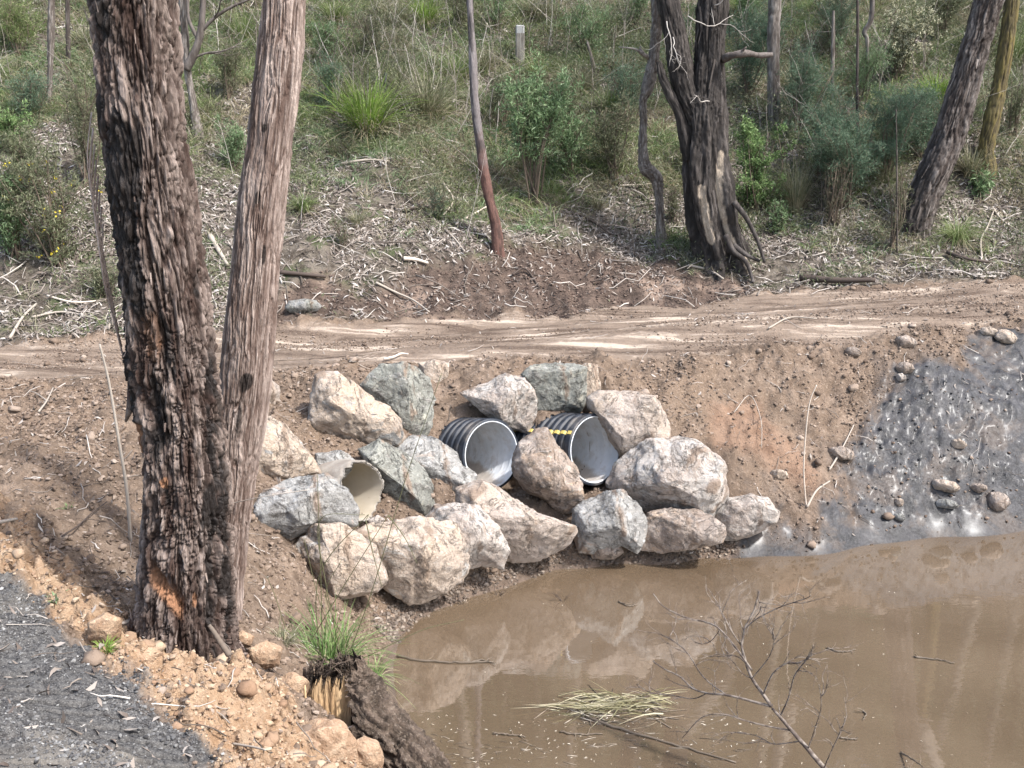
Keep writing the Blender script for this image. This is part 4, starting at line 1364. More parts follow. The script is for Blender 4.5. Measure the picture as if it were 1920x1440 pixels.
    o = mesh('stake', *[(lambda v, t, q: (v, [t, q]))(*tube_vf([b - [0, 0, .2], (b + tp) / 2, tp], .022, 6))][0], NT('dark_stake').out((.02, .02, .022), .6, .3), origin=b)
    tag(o, 'short black stake between the bright grass clump and the darker grass', 'stake')


build_back_trees()
for _k in ['stout dark trunk leaning', 'straight grey trunk', 'slim leaning trunk', 'leaning mossy', None, 'thin dark straight']:
    _r, _t = [v for k, v in TREES.items() if _k and k.startswith(_k)][0] if _k else TREES['twisted greyish tree between the two front trunks']
    CROWN_TREES.append(_r); CROWN_TOPS.append(_t)

# ------------------------------------------------------------------ plants
LG = leaf_mat('blade_bright', [(0, (.10, .18, .025)), (.5, (.17, .27, .045)), (.85, (.25, .33, .09)), (1, (.34, .33, .17))], trans=.35)
LD = leaf_mat('blade_dull', [(0, (.085, .095, .05)), (.4, (.155, .165, .09)), (.65, (.25, .245, .155)), (1, (.46, .41, .31))], trans=.3)
LM = leaf_mat('blade_mid', [(0, (.08, .12, .04)), (.5, (.15, .205, .07)), (.8, (.25, .295, .13)), (1, (.42, .39, .26))], trans=.35)
LS = leaf_mat('blade_straw', [(0, (.16, .13, .08)), (.5, (.27, .23, .15)), (1, (.40, .35, .25))], trans=.25)
LF = leaf_mat('leaf_fresh', [(0, (.09, .15, .065)), (.5, (.16, .24, .115)), (1, (.30, .38, .22))], trans=.35)
LB = leaf_mat('leaf_bright', [(0, (.08, .14, .045)), (.5, (.14, .22, .08)), (1, (.27, .36, .16))], trans=.35)
LW = leaf_mat('leaf_wattle', [(0, (.06, .105, .065)), (.5, (.105, .165, .105)), (1, (.20, .265, .175))], trans=.35)
LO = leaf_mat('leaf_olive', [(0, (.075, .088, .045)), (.5, (.13, .145, .08)), (1, (.23, .235, .15))], trans=.25)
FLW = leaf_mat('flower_cream', [(0, (.50, .47, .30)), (1, (.74, .72, .55))], trans=.3)
FLY = leaf_mat('flower_yellow', [(0, (.65, .50, .03)), (1, (.85, .72, .10))], trans=.3)
STEM = NT('stem_bark').out((.11, .085, .065), .85, .2)
STEMG = NT('stem_grey').out((.24, .21, .18), .85, .2)


def tussock(px, py, hpx, wpx, n, mat, label, droop=.55, cat='grass tussock', name='grass_tussock', group='grass tussocks on the hillside', dry=.25, seed=0, W=.008, base=None, upright=1.0):
    b = hit(px, py) if base is None else base
    k = ppm(b)
    H, Wd = hpx / k, wpx / k
    rs = np.random.default_rng(seed + int(px) * 7 + int(py))
    root = empty(name, b); tag(root, label, cat, group)
    def make(n, mt, nm, Hs, droop, spr):
        a = rs.uniform(0, 2 * math.pi, n)
        r = np.sqrt(rs.random(n)) * Wd * .16
        B = b + np.stack([np.cos(a) * r, np.sin(a) * r, np.zeros(n) - .03], 1)
        lean = np.abs(rs.normal(size=n)) * .32 * spr + .04
        a2 = a + rs.normal(size=n) * .6
        D = nrm(np.stack([np.cos(a2) * lean, np.sin(a2) * lean, np.full(n, upright)], 1))
        side = nrm(np.cross(D, np.stack([np.cos(a2), np.sin(a2), np.zeros(n)], 1)) + rs.normal(size=(n, 3)) * .3)
        L = Hs * rs.uniform(.55, 1.12, n) * 1.12
        V, T, Q = blades_vf(B, D, side, L, W * rs.uniform(.7, 1.4, n), droop * rs.uniform(.4, 1.4, n), 5)
        mesh(nm, V, [Q], mt, root, False)
    make(n, mat, 'blades', H, droop, Wd / H)
    if dry: make(int(n * dry), LS, 'dry_blades', H * .6, droop * 1.7, Wd / H * 1.6)
    return root


def shrub(px, py, hpx, wpx, nleaf, mat, label, leaf=(.05, .012), kind='leafy', name='shrub', cat='shrub', group='shrubs on the hillside', seed=0, flowers=None, nstem=7, stemmat=None, low=.25, depth=None):
    """stems fan out from the base, twigs fork from them, leaves sit along the twigs"""
    b = hit(px, py)
    k = ppm(b)
    H, W = hpx / k, wpx / k
    rs = np.random.default_rng(seed + int(px) * 3 + int(py) * 5)
    root = empty(name, b); tag(root, label, cat, group)
    nleaf = int(nleaf * (2.3 if kind == 'fine' else 1.7)); leaf = (leaf[0], leaf[1] * (1.25 if kind == 'fine' else 1.1))
    nstem += 3
    A = Acc(); C, D = [], []
    for i in range(nstem):
        a = rs.uniform(0, 2 * math.pi); sp = rs.uniform(.1, 1) * W * .42
        top = b + np.array([math.cos(a) * sp, math.sin(a) * sp * .8, H * rs.uniform(.7, 1.0)])
        mid = b * .45 + top * .55 + rs.normal(size=3) * .06 * H - np.array([math.cos(a) * sp, math.sin(a) * sp, 0]) * .12
        P = resample([b + rs.normal(size=3) * np.array([.04, .04, 0]) - [0, 0, .05], mid, top], 14)
        A.add(*tube_vf(P, np.linspace(.012, .003, 14) * (H / 1.2) ** .5, 5))
        nt = 9 if kind == 'leafy' else 15
        for j in range(nt):
            if rs.random() < .22: continue
            kk = int(rs.uniform(low, 1) * 13)
            d = nrm(P[min(kk + 1, 13)] - P[kk - 1] + nrm(rs.normal(size=3)) * 1.1 * np.linalg.norm(P[1] - P[0]) * 2)
            l = W * rs.uniform(.14, .34)
            Q = [P[kk]]
            for _ in range(6):
                d = nrm(d + rs.normal(size=3) * .22 + [0, 0, .05]); Q.append(Q[-1] + d * l / 6)
            Q = np.array(Q)
            A.add(*tube_vf(Q, np.linspace(.004, .0015, 7), 3))
            m_ = max(3, int(nleaf / (nstem * nt)))
            t = rs.random(m_) ** .7 * 5.99
            ii = t.astype(int)
            p = Q[ii] + (Q[ii + 1] - Q[ii]) * (t - ii)[:, None]
            p = p + rs.normal(size=(m_, 3)) * leaf[0] * (.55 if kind != 'leafy' else .45)
            C.append(p)
            D.append(nrm(np.repeat(d[None], m_, 0) * .5 + rs.normal(size=(m_, 3)) * .8 + [0, 0, .15 if kind != 'droop' else -.5]))
    A.build('stems', stemmat or STEM, root)
    C = np.concatenate(C); D = np.concatenate(D); n = len(C)
    sz = rs.uniform(.6, 1.3, n)
    V, T, _ = leaves_vf(C, D, nrm(rs.normal(size=(n, 3)) + [0, 0, 1.2]), leaf[0] * sz, leaf[1] * sz)
    mesh('foliage', V, [T], mat, root, False)
    if flowers:
        fm, nf, fs = flowers
        ii = rs.integers(0, n, nf)
        cl = C[ii] + rs.normal(size=(nf, 3)) * .02
        P = np.repeat(cl, 4, 0) + rs.normal(size=(nf * 4, 3)) * .012
        V, T, _ = leaves_vf(P, rand_unit(nf * 4, rs), rand_unit(nf * 4, rs), np.full(nf * 4, fs), np.full(nf * 4, fs * .8))
        mesh('flowers', V, [T], fm, root, False)['kind'] = 'stuff'
    return root


def build_plants():
    T, S = tussock, shrub
    # --- tussocks
    T(690, 262, 150, 120, 520, LG, 'bright lime-green long-leaved grass clump left of the middle', W=.011, dry=.5)
    T(1752, 205, 90, 75, 300, LG, 'bright lime-green grass clump beside the stout leaning trunk', W=.012, dry=.2)
    T(800, 225, 120, 130, 600, LD, 'large dull green grass clump right beside the bright lime-green one', W=.008)
    T(750, 170, 70, 90, 350, LD, 'dull low grass clump behind the bright lime-green one', W=.008)
    T(858, 150, 70, 70, 350, LM, 'green grass clump touching the slim leaning trunk on its left', W=.008)
    T(905, 130, 60, 90, 360, LD, 'olive grass clump left of the wooden post', W=.008)
    T(1010, 150, 65, 90, 380, LM, 'mid-green grass clump right of the wooden post', W=.008)
    T(965, 165, 60, 90, 320, LD, 'olive grass clump in front of the wooden post', W=.008)
    T(1080, 175, 80, 110, 430, LD, 'wide dark grass clump around the broken grey stub', W=.008)
    T(1140, 215, 80, 90, 380, LM, 'green grass clump halfway between post and crooked tree', W=.008)
    T(1170, 140, 70, 90, 320, LD, 'grass clump up the slope left of the crooked tree', W=.008)
    T(630, 40, 60, 80, 260, LM, 'grass clump near the top edge above the bright lime-green one', W=.009)
    T(798, 50, 80, 60, 300, LG, 'yellow-green grass clump at the top edge, left of the slim trunk', W=.008, dry=.3)
    T(735, 40, 60, 90, 300, LD, 'dull grass clump at the top edge, left of the yellow-green one', W=.008)
    T(1395, 30, 60, 60, 300, LG, 'yellow-green grass clump at the top edge, right of the forked tree', W=.009)
    T(570, 395, 60, 60, 260, LM, 'small green grass clump hugging the pale brown trunk', W=.007, droop=.8)
    T(1795, 455, 90, 85, 460, LM, 'soft green mound of grass at the foot of the stout leaning trunk', W=.005, droop=.9, dry=.3)
    T(1540, 240, 70, 90, 320, LD, 'tan-green grass clump behind the feathery wattles', W=.008, dry=.6)
    T(1500, 180, 80, 80, 320, LD, 'straw-tinted grass clump right of the straight grey trunk', W=.008, dry=.8)
    T(1490, 400, 120, 60, 260, LD, 'tall dark reedy grass clump right of the bright green bush', W=.006, droop=.3, dry=.5)
    T(1820, 330, 90, 70, 300, LD, 'olive grass clump between the leaning trunk and the mossy trunk', W=.007, dry=.5)
    T(1900, 120, 90, 80, 320, LM, 'tall green grass clump at the right edge of the picture', W=.008)
    T(455, 80, 80, 70, 280, LM, 'fine green grass clump seen between the two front trunks', W=.007)
    T(1010, 30, 60, 110, 320, LD, 'dull grass clump at the top edge above the wooden post', W=.008)
    T(1130, 60, 60, 90, 300, LM, 'green grass clump at the top edge left of the crooked tree', W=.008)
    T(20, 70, 60, 80, 300, LM, 'green grass clump in the top left corner', W=.008)
    T(165, 90, 60, 60, 240, LD, 'dull grass clump at upper left against the thick dark trunk', W=.008)
    T(1660, 340, 60, 60, 240, LD, 'low olive grass clump under the dark green wattles', W=.006)
    T(640, 290, 40, 70, 220, LD, 'low dry grass clump at the foot of the bright lime-green one', W=.006, dry=1.2)
    T(1120, 390, 45, 50, 150, LD, 'small dry grass clump left of the thin crooked tree', W=.005, dry=1)
    T(670, 420, 45, 50, 200, LD, 'small dark spiky clump in the leaf litter below the lime-green one', W=.005, dry=.3)
    # --- shrubs
    S(1000, 385, 250, 190, 3600, LF, 'leafy light green shrub right of the slim leaning trunk', leaf=(.085, .017), nstem=10, low=.4)
    S(1070, 330, 110, 130, 1500, LF, 'low leafy shrub right behind the light green shrub', leaf=(.08, .017), nstem=7)
    S(1415, 400, 175, 115, 4200, LB, 'bright green bush with small leaves right of the forked tree', leaf=(.05, .018), nstem=10, low=.15)
    S(1590, 390, 180, 240, 7500, LW, 'dark blue-green feathery wattle, the largest of the wattles', leaf=(.06, .006), kind='fine', nstem=10)
    S(1660, 340, 180, 150, 4800, LW, 'feathery wattle left of the stout leaning trunk', leaf=(.06, .006), kind='fine', nstem=8)
    S(1500, 260, 170, 170, 5000, LW, 'feathery wattle behind the bright green bush', leaf=(.06, .006), kind='fine', nstem=8)
    S(1400, 190, 150, 120, 3600, LW, 'feathery blue-green wattle just under the dead limb', leaf=(.06, .007), kind='fine', nstem=8)
    S(1400, 70, 110, 90, 2600, LF, 'green bush above the dead limb of the forked tree', leaf=(.07, .009), kind='fine', nstem=7)
    S(1680, 150, 130, 150, 2800, LO, 'bush covered in cream flowers at upper right', leaf=(.06, .014), nstem=9, flowers=(FLW, 900, .026))
    S(1560, 40, 90, 160, 1800, LO, 'second bush with cream flowers at the top edge', leaf=(.06, .014), nstem=8, flowers=(FLW, 380, .026))
    S(1765, 80, 120, 120, 2600, LO, 'olive bush between the cream-flowering bush and the leaning trunk', leaf=(.07, .010), nstem=8)
    S(1290, 330, 90, 60, 900, LO, 'small olive bush behind the fluted base of the forked tree', leaf=(.06, .012), nstem=5)
    S(1150, 340, 150, 130, 2000, LO, 'wispy olive shrub left of the thin crooked tree', leaf=(.06, .008), kind='fine', nstem=9)
    S(1180, 240, 130, 120, 2200, LW, 'wispy blue-green shrub behind the thin crooked tree', leaf=(.06, .006), kind='fine', nstem=8)
    S(1100, 110, 100, 120, 2000, LF, 'light green shrub up the slope right of the wooden post', leaf=(.07, .010), nstem=7)
    S(1190, 60, 120, 90, 1900, LF, 'light green shrub at the top edge beside the crooked tree', leaf=(.07, .010), nstem=7)
    S(620, 215, 110, 90, 2400, LW, 'soft grey-green feathery shrub left of the bright lime-green grass', leaf=(.055, .005), kind='fine', nstem=8)
    S(610, 130, 90, 90, 2000, LF, 'green shrub right of the pale brown trunk, high on the slope', leaf=(.06, .009), nstem=7)
    S(110, 500, 220, 240, 5200, LO, 'large dark tangled bush with yellow flowers left of the thick dark trunk', leaf=(.06, .011), nstem=14, flowers=(FLY, 26, .03), low=.1)
    S(30, 480, 170, 160, 3400, LF, 'green leafy bush at the left edge with the yellow-flowered one', leaf=(.065, .013), nstem=10, low=.1)
    S(170, 350, 200, 110, 2400, LO, 'tall wispy dark shrub against the left side of the thick dark trunk', leaf=(.06, .005), kind='fine', nstem=10)
    S(20, 290, 80, 100, 1500, LB, 'pale green low bush at the left edge above the dark tangled bush', leaf=(.06, .016), nstem=7)
    S(200, 560, 60, 90, 900, LO, 'low olive shrub at the road edge left of the thick dark trunk', leaf=(.05, .010), nstem=7, low=.1)
    S(40, 110, 110, 120, 2600, LM, 'fine green shrub at the upper left corner area', leaf=(.06, .006), kind='fine', nstem=8)
    S(440, 320, 90, 70, 1300, LF, 'small light shrub between the two front trunks', leaf=(.06, .010), nstem=6)
    S(430, 190, 110, 80, 1700, LO, 'wispy olive shrub between the two front trunks, higher up', leaf=(.06, .006), kind='fine', nstem=7)
    S(1560, 420, 130, 80, 700, LO, 'brown twiggy half-bare bush below the largest wattle', leaf=(.04, .006), nstem=16, stemmat=STEM)
    S(1670, 470, 160, 60, 900, LO, 'thin wispy shrub left of the foot of the stout leaning trunk', leaf=(.04, .004), kind='fine', nstem=9)
    S(1800, 265, 90, 70, 1000, LO, 'olive shrub just right of the stout leaning trunk', leaf=(.05, .008), nstem=6)
    S(1835, 370, 45, 60, 500, LF, 'small broad-leaved plant below the mossy trunk', leaf=(.09, .022), nstem=5, low=.1)
    S(1900, 260, 110, 80, 1400, LO, 'olive bush at the right edge behind the mossy trunk', leaf=(.06, .008), nstem=7)
    S(1460, 440, 60, 50, 420, LF, 'small pale seedling plant by the reedy grass clump', leaf=(.07, .014), nstem=4, low=.1)
    S(940, 250, 110, 110, 1600, LO, 'olive shrub just right of the slim trunk, behind the light green one', leaf=(.06, .009), nstem=7)
    S(640, 460, 50, 70, 450, LO, 'tiny grey-green shrub in the leaf litter above the cut bank', leaf=(.04, .006), nstem=6, low=.1)
    S(820, 410, 60, 60, 500, LW, 'tiny feathery seedling left of the slim trunk foot', leaf=(.045, .004), kind='fine', nstem=5, low=.1)

    S(1330, 130, 110, 110, 1900, LW, 'feathery shrub seen behind the fork of the big dark tree', leaf=(.06, .006), kind='fine')
    S(700, 110, 80, 110, 1500, LO, 'olive bush on the slope above the bright lime-green grass', leaf=(.06, .009))
    S(860, 60, 90, 90, 1500, LO, 'olive bush at the top edge against the slim leaning trunk', leaf=(.06, .009))
    S(930, 60, 80, 90, 1400, LF, 'light green bush at the top edge left of the wooden post', leaf=(.06, .009))
    S(1060, 260, 110, 120, 2300, LO, 'olive bush between the light green shrub and the wispy shrubs', leaf=(.06, .009))
    S(1440, 130, 120, 120, 2400, LW, 'feathery shrub around the straight grey trunk', leaf=(.06, .006), kind='fine')
    S(1610, 200, 130, 130, 2600, LF, 'light feathery shrub below the cream-flowering bush', leaf=(.06, .006), kind='fine')
    S(1850, 120, 130, 110, 2200, LO, 'olive bush filling the gap between the leaning and the mossy trunk', leaf=(.06, .009))
    S(1730, 300, 120, 110, 2600, LW, 'feathery wattle just in front of the bright clump by the leaning trunk', leaf=(.06, .006), kind='fine')
    S(1540, 330, 140, 140, 3000, LW, 'feathery wattle right of the reedy grass, behind the largest one', leaf=(.06, .006), kind='fine')
    S(550, 110, 110, 90, 1700, LF, 'light green shrub peeping out right of the pale brown trunk top', leaf=(.06, .009))
    S(60, 370, 130, 130, 2600, LO, 'olive bush behind the yellow-flowered bush', leaf=(.06, .009))
    S(60, 230, 90, 110, 1400, LW, 'thin feathery shrub at the left, below the dark fallen branch', leaf=(.06, .006), kind='fine')
    S(1260, 420, 70, 60, 500, LO, 'small olive shrub between the crooked tree and the forked tree', leaf=(.05, .008))
    S(1560, 110, 110, 120, 2200, LW, 'feathery shrub left of the cream-flowering bush', leaf=(.06, .006), kind='fine')


build_plants()


def build_shade_crowns():
    """unseen crowns, added above the picture to shade the hill: gum leaves hanging in loose clumps; their shade dapples the hillside"""
    for idx, (bx, by, bz, r, n) in enumerate([(6.6, 17.5, 11.5, 2.6, 26), (2.6, 20.5, 13.0, 2.8, 28), (0.5, 15.5, 10.0, 1.8, 16), (9.6, 16.0, 12.5, 2.6, 24), (-1.6, 19.5, 12.0, 2.4, 22), (5.0, 15.2, 9.6, 1.9, 16)]):
        rs = np.random.default_rng(900 + idx)
        root = CROWN_TREES[idx]
        A = Acc(); C, D = [], []
        top = CROWN_TOPS[idx]
        c0 = np.array([bx, by, bz])
        A.add(*tube_vf(resample([top, top * .5 + c0 * .5 + rs.normal(size=3) * .2, c0], 16), np.linspace(.12, .05, 16), 8))
        for k in range(int(n * .6)):
            p = c0 + rand_unit(1, rs)[0] * r * rs.uniform(.4, 1) * [1, 1, .6]
            A.add(*tube_vf(resample([c0 * .8 + top * .2, c0 * .5 + p * .5 + rs.normal(size=3) * .2, p], 8), np.linspace(.04, .01, 8), 5))
            m_ = 170
            C.append(p + rs.normal(size=(m_, 3)) * [.45, .45, .3]); D.append(nrm(rs.normal(size=(m_, 3)) * .5 + [0, 0, -.8]))
        A.build('limbs', STEMG, root)
        C = np.concatenate(C); D = np.concatenate(D); m_ = len(C)
        V, T, _ = leaves_vf(C, D, rand_unit(m_, rs), rs.uniform(.1, .2, m_), rs.uniform(.02, .035, m_))
        mesh('crown', V, [T], LO, root, False)


build_shade_crowns()


def scatter_on(n, xr, yr, fn, seed):
    """n random ground points, kept where fn(zones, x, y) beats a random number"""
    rs = np.random.default_rng(seed)
    X, Y = [], []
    got = 0
    for _ in range(60):
        y = rs.uniform(yr[0], yr[1], 30000)
        x = rs.uniform(xr[0], xr[1], 30000) * (y if xr[1] <= 1 else 1)
        z = zones(x, y)
        k = rs.random(30000) < fn(z, x, y)
        k &= ~in_pipe(np.stack([x, y, base_h(x, y)], 1), .03)
        X.append(x[k]); Y.append(y[k]); got += k.sum()
        if got >= n: break
    x = np.concatenate(X)[:n]; y = np.concatenate(Y)[:n]
    z = zones(x, y)
    return x, y, height(x, y, z), z


def ground_normals(x, y, e=.03):
    hx = (height(x + e, y) - height(x - e, y)) / (2 * e)
    hy = (height(x, y + e) - height(x, y - e)) / (2 * e)
    return nrm(np.stack([-hx, -hy, np.ones(len(x))], 1))


def litter_mesh(x, y, h, L, W, seed, mat, name, label, lift=.012, kind='stuff', tilt=.35):
    rs = np.random.default_rng(seed)
    n = len(x)
    N = ground_normals(x, y, .08)
    D = rand_unit(n, rs); D = nrm(D - (D * N).sum(1)[:, None] * N + N * rs.normal(size=n)[:, None] * tilt)
    S = nrm(np.cross(D, N) + N * rs.normal(size=n)[:, None] * .5)
    U = np.cross(S, D)
    C = np.stack([x, y, h + lift * rs.uniform(.2, 1.6, n)], 1)
    curl = rs.uniform(-.1, .3, n)[:, None] * L[:, None]
    side = rs.normal(size=n)[:, None] * L[:, None] * .13
    L = L[:, None]; W = W[:, None]
    V = np.stack([C - D * L * .5, C - D * L * .12 + S * (W * .5 + side) + U * curl * .5, C - D * L * .12 - S * (W * .5 - side) + U * curl * .5,
                  C + D * L * .2 + S * (W * .42 + side * .8) + U * curl * .5, C + D * L * .2 - S * (W * .42 - side * .8) + U * curl * .5, C + D * L * .5], 1)
    b = (np.arange(n) * 6)[:, None]
    T = np.concatenate([b + np.array([[0, 2, 1]]), b + np.array([[3, 4, 5]])])
    Q = b + np.array([[1, 2, 4, 3]])
    o = mesh(name, V.reshape(-1, 3), [T, Q], mat, None, False)
    if kind: tag(o, label, 'litter', kind=kind)
    return o


def build_ground_cover():
    rs = np.random.default_rng(77)
    lit = leaf_mat('dead_leaf', [(0, (.06, .045, .037)), (.35, (.14, .112, .094)), (.62, (.215, .182, .155)), (.88, (.31, .275, .245)), (1, (.42, .39, .36))], rough=.6, trans=.08, spec=.35)
    # leaf litter on the hill: dense, with clearings
    def dens(z, x, y):
        c = fbm(xy3(x, y, 1.1), 3, 301)
        c = c + .5 * fbm(xy3(x, y * 2.2, 2.4), 3, 303)
        return z['hill'] * (1 - .85 * z['red']) * (.12 + .88 * sstep(c, -.3, .2)) * (1 - .75 * sstep(y, 15, 24)) * (.5 + .5 * sstep(y, 9, 12))
    x, y, h, z = scatter_on(125000, (-.60, .60), (10.6, 24), dens, 5)
    L = rs.uniform(.035, .12, len(x)) * (1 + .25 * (y > 16)); W = L * rs.uniform(.12, .24, len(x))
    litter_mesh(x, y, h, L, W, 6, lit, 'leaf_litter', 'fallen gum leaves and bark flakes covering the hillside', lift=.02)
    # sparse leaves on the bank, the road and the path
    def dens2(z, x, y): return (1 - z['hill']) * (.35 + .65 * z['gravel'] * .4) * (1 - .5 * z['mud']) * sstep(base_h(x, y), .03, .1)
    x, y, h, z = scatter_on(1900, (-.62, .62), (2.4, 13.5), dens2, 8)
    L = rs.uniform(.03, .085, len(x)); W = L * rs.uniform(.14, .3, len(x))
    litter_mesh(x, y, h, L, W, 9, lit, 'scattered_leaves', 'dead leaves lying here and there on the earth bank and road', lift=.006)

    # twigs
    def sticks(n, xr, yr, fn, seed, Lr, Rr, mat, name, label):
        x, y, h, z = scatter_on(n, xr, yr, fn, seed)
        r2 = np.random.default_rng(seed)
        A = Acc()
        N = ground_normals(x, y, .1)
        for i in range(len(x)):
            l = r2.uniform(*Lr) * r2.random() ** .5; r = r2.uniform(*Rr)
            d = rand_unit(1, r2)[0]; d = nrm(d - d @ N[i] * N[i] + N[i] * r2.normal() * .08)
            p = np.array([x[i], y[i], h[i] + r + .015])
            P = np.array([p + d * l * t + r2.normal(size=3) * l * .035 for t in np.linspace(-.5, .5, 5)])
            A.add(*tube_vf(P, np.linspace(r, r * .45, 5), 4), a=r2.random())
        o = A.build(name, mat)
        tag(o, label, 'twigs', kind='stuff')
    m = NT('dead_twig'); cc = m.ramp(m.island(), [(0, (.05, .04, .034)), (.35, (.15, .125, .105)), (.65, (.30, .265, .235)), (1, (.46, .42, .38))])
    tw = m.out(cc, .85, .2)
    sticks(5000, (-.60, .60), (10.6, 22), lambda z, x, y: z['hill'] * (1 - .5 * z['red']), 15, (.15, .9), (.003, .011), tw, 'fallen_twigs', 'thin dead twigs tangled in the hillside leaf litter')
    sticks(900, (-.62, .62), (3.2, 13), lambda z, x, y: (1 - z['hill']) * (1 - z['gravel'] * .6) * (1 - .8 * z['road']) * sstep(base_h(x, y), .04, .12), 16, (.06, .4), (.0015, .005), tw, 'bank_twigs', 'small twigs and roots sticking out of the earth bank')

    # ground-cover grass on the hill, in drooping tufts
    def gd(z, x, y):
        c = fbm(xy3(x, y, .8), 3, 401)
        return z['hill'] * (1 - z['red']) * sstep(c + .5 * sstep(y, 13.8, 16.5), -.12, .2) * (.10 + .9 * sstep(y, 12.5, 16.0))
    for k, (n, mt, nm, lab, H) in enumerate([(7500, LD, 'dull_grass', 'dull olive grass growing through the hillside litter', (.12, .5)), (5800, LM, 'green_grass', 'greener wispy grass over the upper hillside', (.15, .6)), (4600, LS, 'dry_grass', 'dry straw-coloured grass on the hillside', (.12, .5)), (3400, LF, 'blue_green_grass', 'soft grey-green grass high on the hillside', (.15, .5))]):
        x, y, h, z = scatter_on(n, (-.60, .60), (10.8, 25), lambda z, x, y, k=k: np.clip(gd(z, x, y) * sstep(fbm(xy3(x, y, 1.3), 2, 500 + k), -.25, .2), 0, 1), 30 + k)
        n = len(x); r2 = np.random.default_rng(40 + k)
        nb = 22
        size = r2.uniform(.5, 1.15, n) * (.6 + .4 * sstep(y, 12.5, 17))
        x = np.repeat(x, nb); y = np.repeat(y, nb); size = np.repeat(size, nb); N = len(x)
        a = r2.uniform(0, 2 * math.pi, N); rr = np.sqrt(r2.random(N)) * .13 * size
        x = x + np.cos(a) * rr; y = y + np.sin(a) * rr
        h = height(x, y)
        a = a + r2.normal(size=N) * .7
        ln = np.abs(r2.normal(size=N)) * .45 + .08
        D = nrm(np.stack([np.cos(a) * ln, np.sin(a) * ln, np.ones(N)], 1))
        S = nrm(np.cross(D, rand_unit(N, r2)))
        V, T, Q = blades_vf(np.stack([x, y, h - .01], 1), D, S, r2.uniform(*H, N) * size, r2.uniform(.005, .010, N), r2.uniform(.4, 1.2, N), 3)
        tag(mesh(nm, V, [Q], mt, None, False), lab, 'grass', kind='stuff')
    # thin dead stems and saplings standing in the scrub
    x, y, h, z = scatter_on(620, (-.60, .60), (12.5, 24), lambda z, x, y: z['hill'] * (1 - z['red']) * sstep(fbm(xy3(x, y, .9), 2, 801), -.2, .2) * (.25 + .75 * sstep(y, 13.5, 16)), 47)
    r2 = np.random.default_rng(48); A = Acc()
    for i in range(len(x)):
        p = np.array([x[i], y[i], h[i] - .03]); d = nrm(np.array([r2.normal() * .22, r2.normal() * .2, 1]))
        twig_tree(A, p, d, r2.uniform(.4, 1.5), r2.uniform(.004, .009), r2, 1, .13, 4, 0, 4)
    tag(A.build('scrub_stems', tw), 'thin grey stems standing tangled in the hillside scrub', 'stems', kind='stuff')
    # low weedy leaves
    x, y, h, z = scatter_on(120000, (-.60, .60), (11.5, 25), lambda z, x, y: z['hill'] * (1 - z['red']) * sstep(fbm(xy3(x, y, 1.0), 3, 611), .0, .3) * (.35 + .65 * sstep(y, 13, 16)), 45)
    n = len(x); r2 = np.random.default_rng(46)
    C = np.stack([x, y, h + np.abs(r2.normal(size=n)) * (.14 + .22 * sstep(y, 14, 17))], 1)
    V, T, _ = leaves_vf(C, nrm(rand_unit(n, r2) + [0, 0, .4]), nrm(r2.normal(size=(n, 3)) + [0, 0, 1.2]), r2.uniform(.03, .09, n), r2.uniform(.008, .02, n))
    tag(mesh('undergrowth', V, [T], LO, None, False), 'low leafy undergrowth spread over the hillside', 'undergrowth', kind='stuff')


build_ground_cover()


# ------------------------------------------------------------------ clods, gravel
def clods(n, xr, yr, fn, seed, smin, smax, mat, name, label, sub=0, power=2.2, sink=.25, flat=.75, cat='clods'):
    x, y, h, z = scatter_on(n, xr, yr, fn, seed)
    n = len(x)
    rs = np.random.default_rng(seed + 1)
    V0, F0 = ICO[sub]
    u = rs.random(n)
    s = (smin ** (1 - power) + u * (smax ** (1 - power) - smin ** (1 - power))) ** (1 / (1 - power)) / 2
    R = rand_unit(n, rs); R2 = nrm(np.cross(R, rand_unit(n, rs))); R3 = np.cross(R, R2)
    sc3 = rs.uniform(.65, 1.25, (n, 3))
    J = 1 + rs.normal(size=(n, len(V0))) * (.22 if sub == 0 else .15)
    L = V0[None] * J[..., None] * sc3[:, None] * s[:, None, None]
    W = L[..., :1] * R[:, None] + L[..., 1:2] * R2[:, None] + L[..., 2:3] * R3[:, None]
    W[..., 2] *= flat
    W += np.stack([x, y, h + s * (flat - sink)], 1)[:, None]
    F = (np.arange(n) * len(V0))[:, None, None] + F0[None]
    o = mesh(name, W.reshape(-1, 3), [F.reshape(-1, 3)], mat, None, sub > 0)
    tag(o, label, cat, kind='stuff')
    return o


def clod_mat(name, stops, rough=.92, spec=.2, scale=40):
    m = NT(name)
    c = m.ramp(m.island(), stops)
    n = m.noise(m.coord('Object'), scale, 4, .7)
    c = m.mix(m.math('MULTIPLY', m.rng(n, .5, .7), .5), c, m.mix(1.0, c, (.55, .52, .5), 'MULTIPLY'))
    m.out(c, rough, spec)
    m.bump(n, .7, .01)
    return m.m


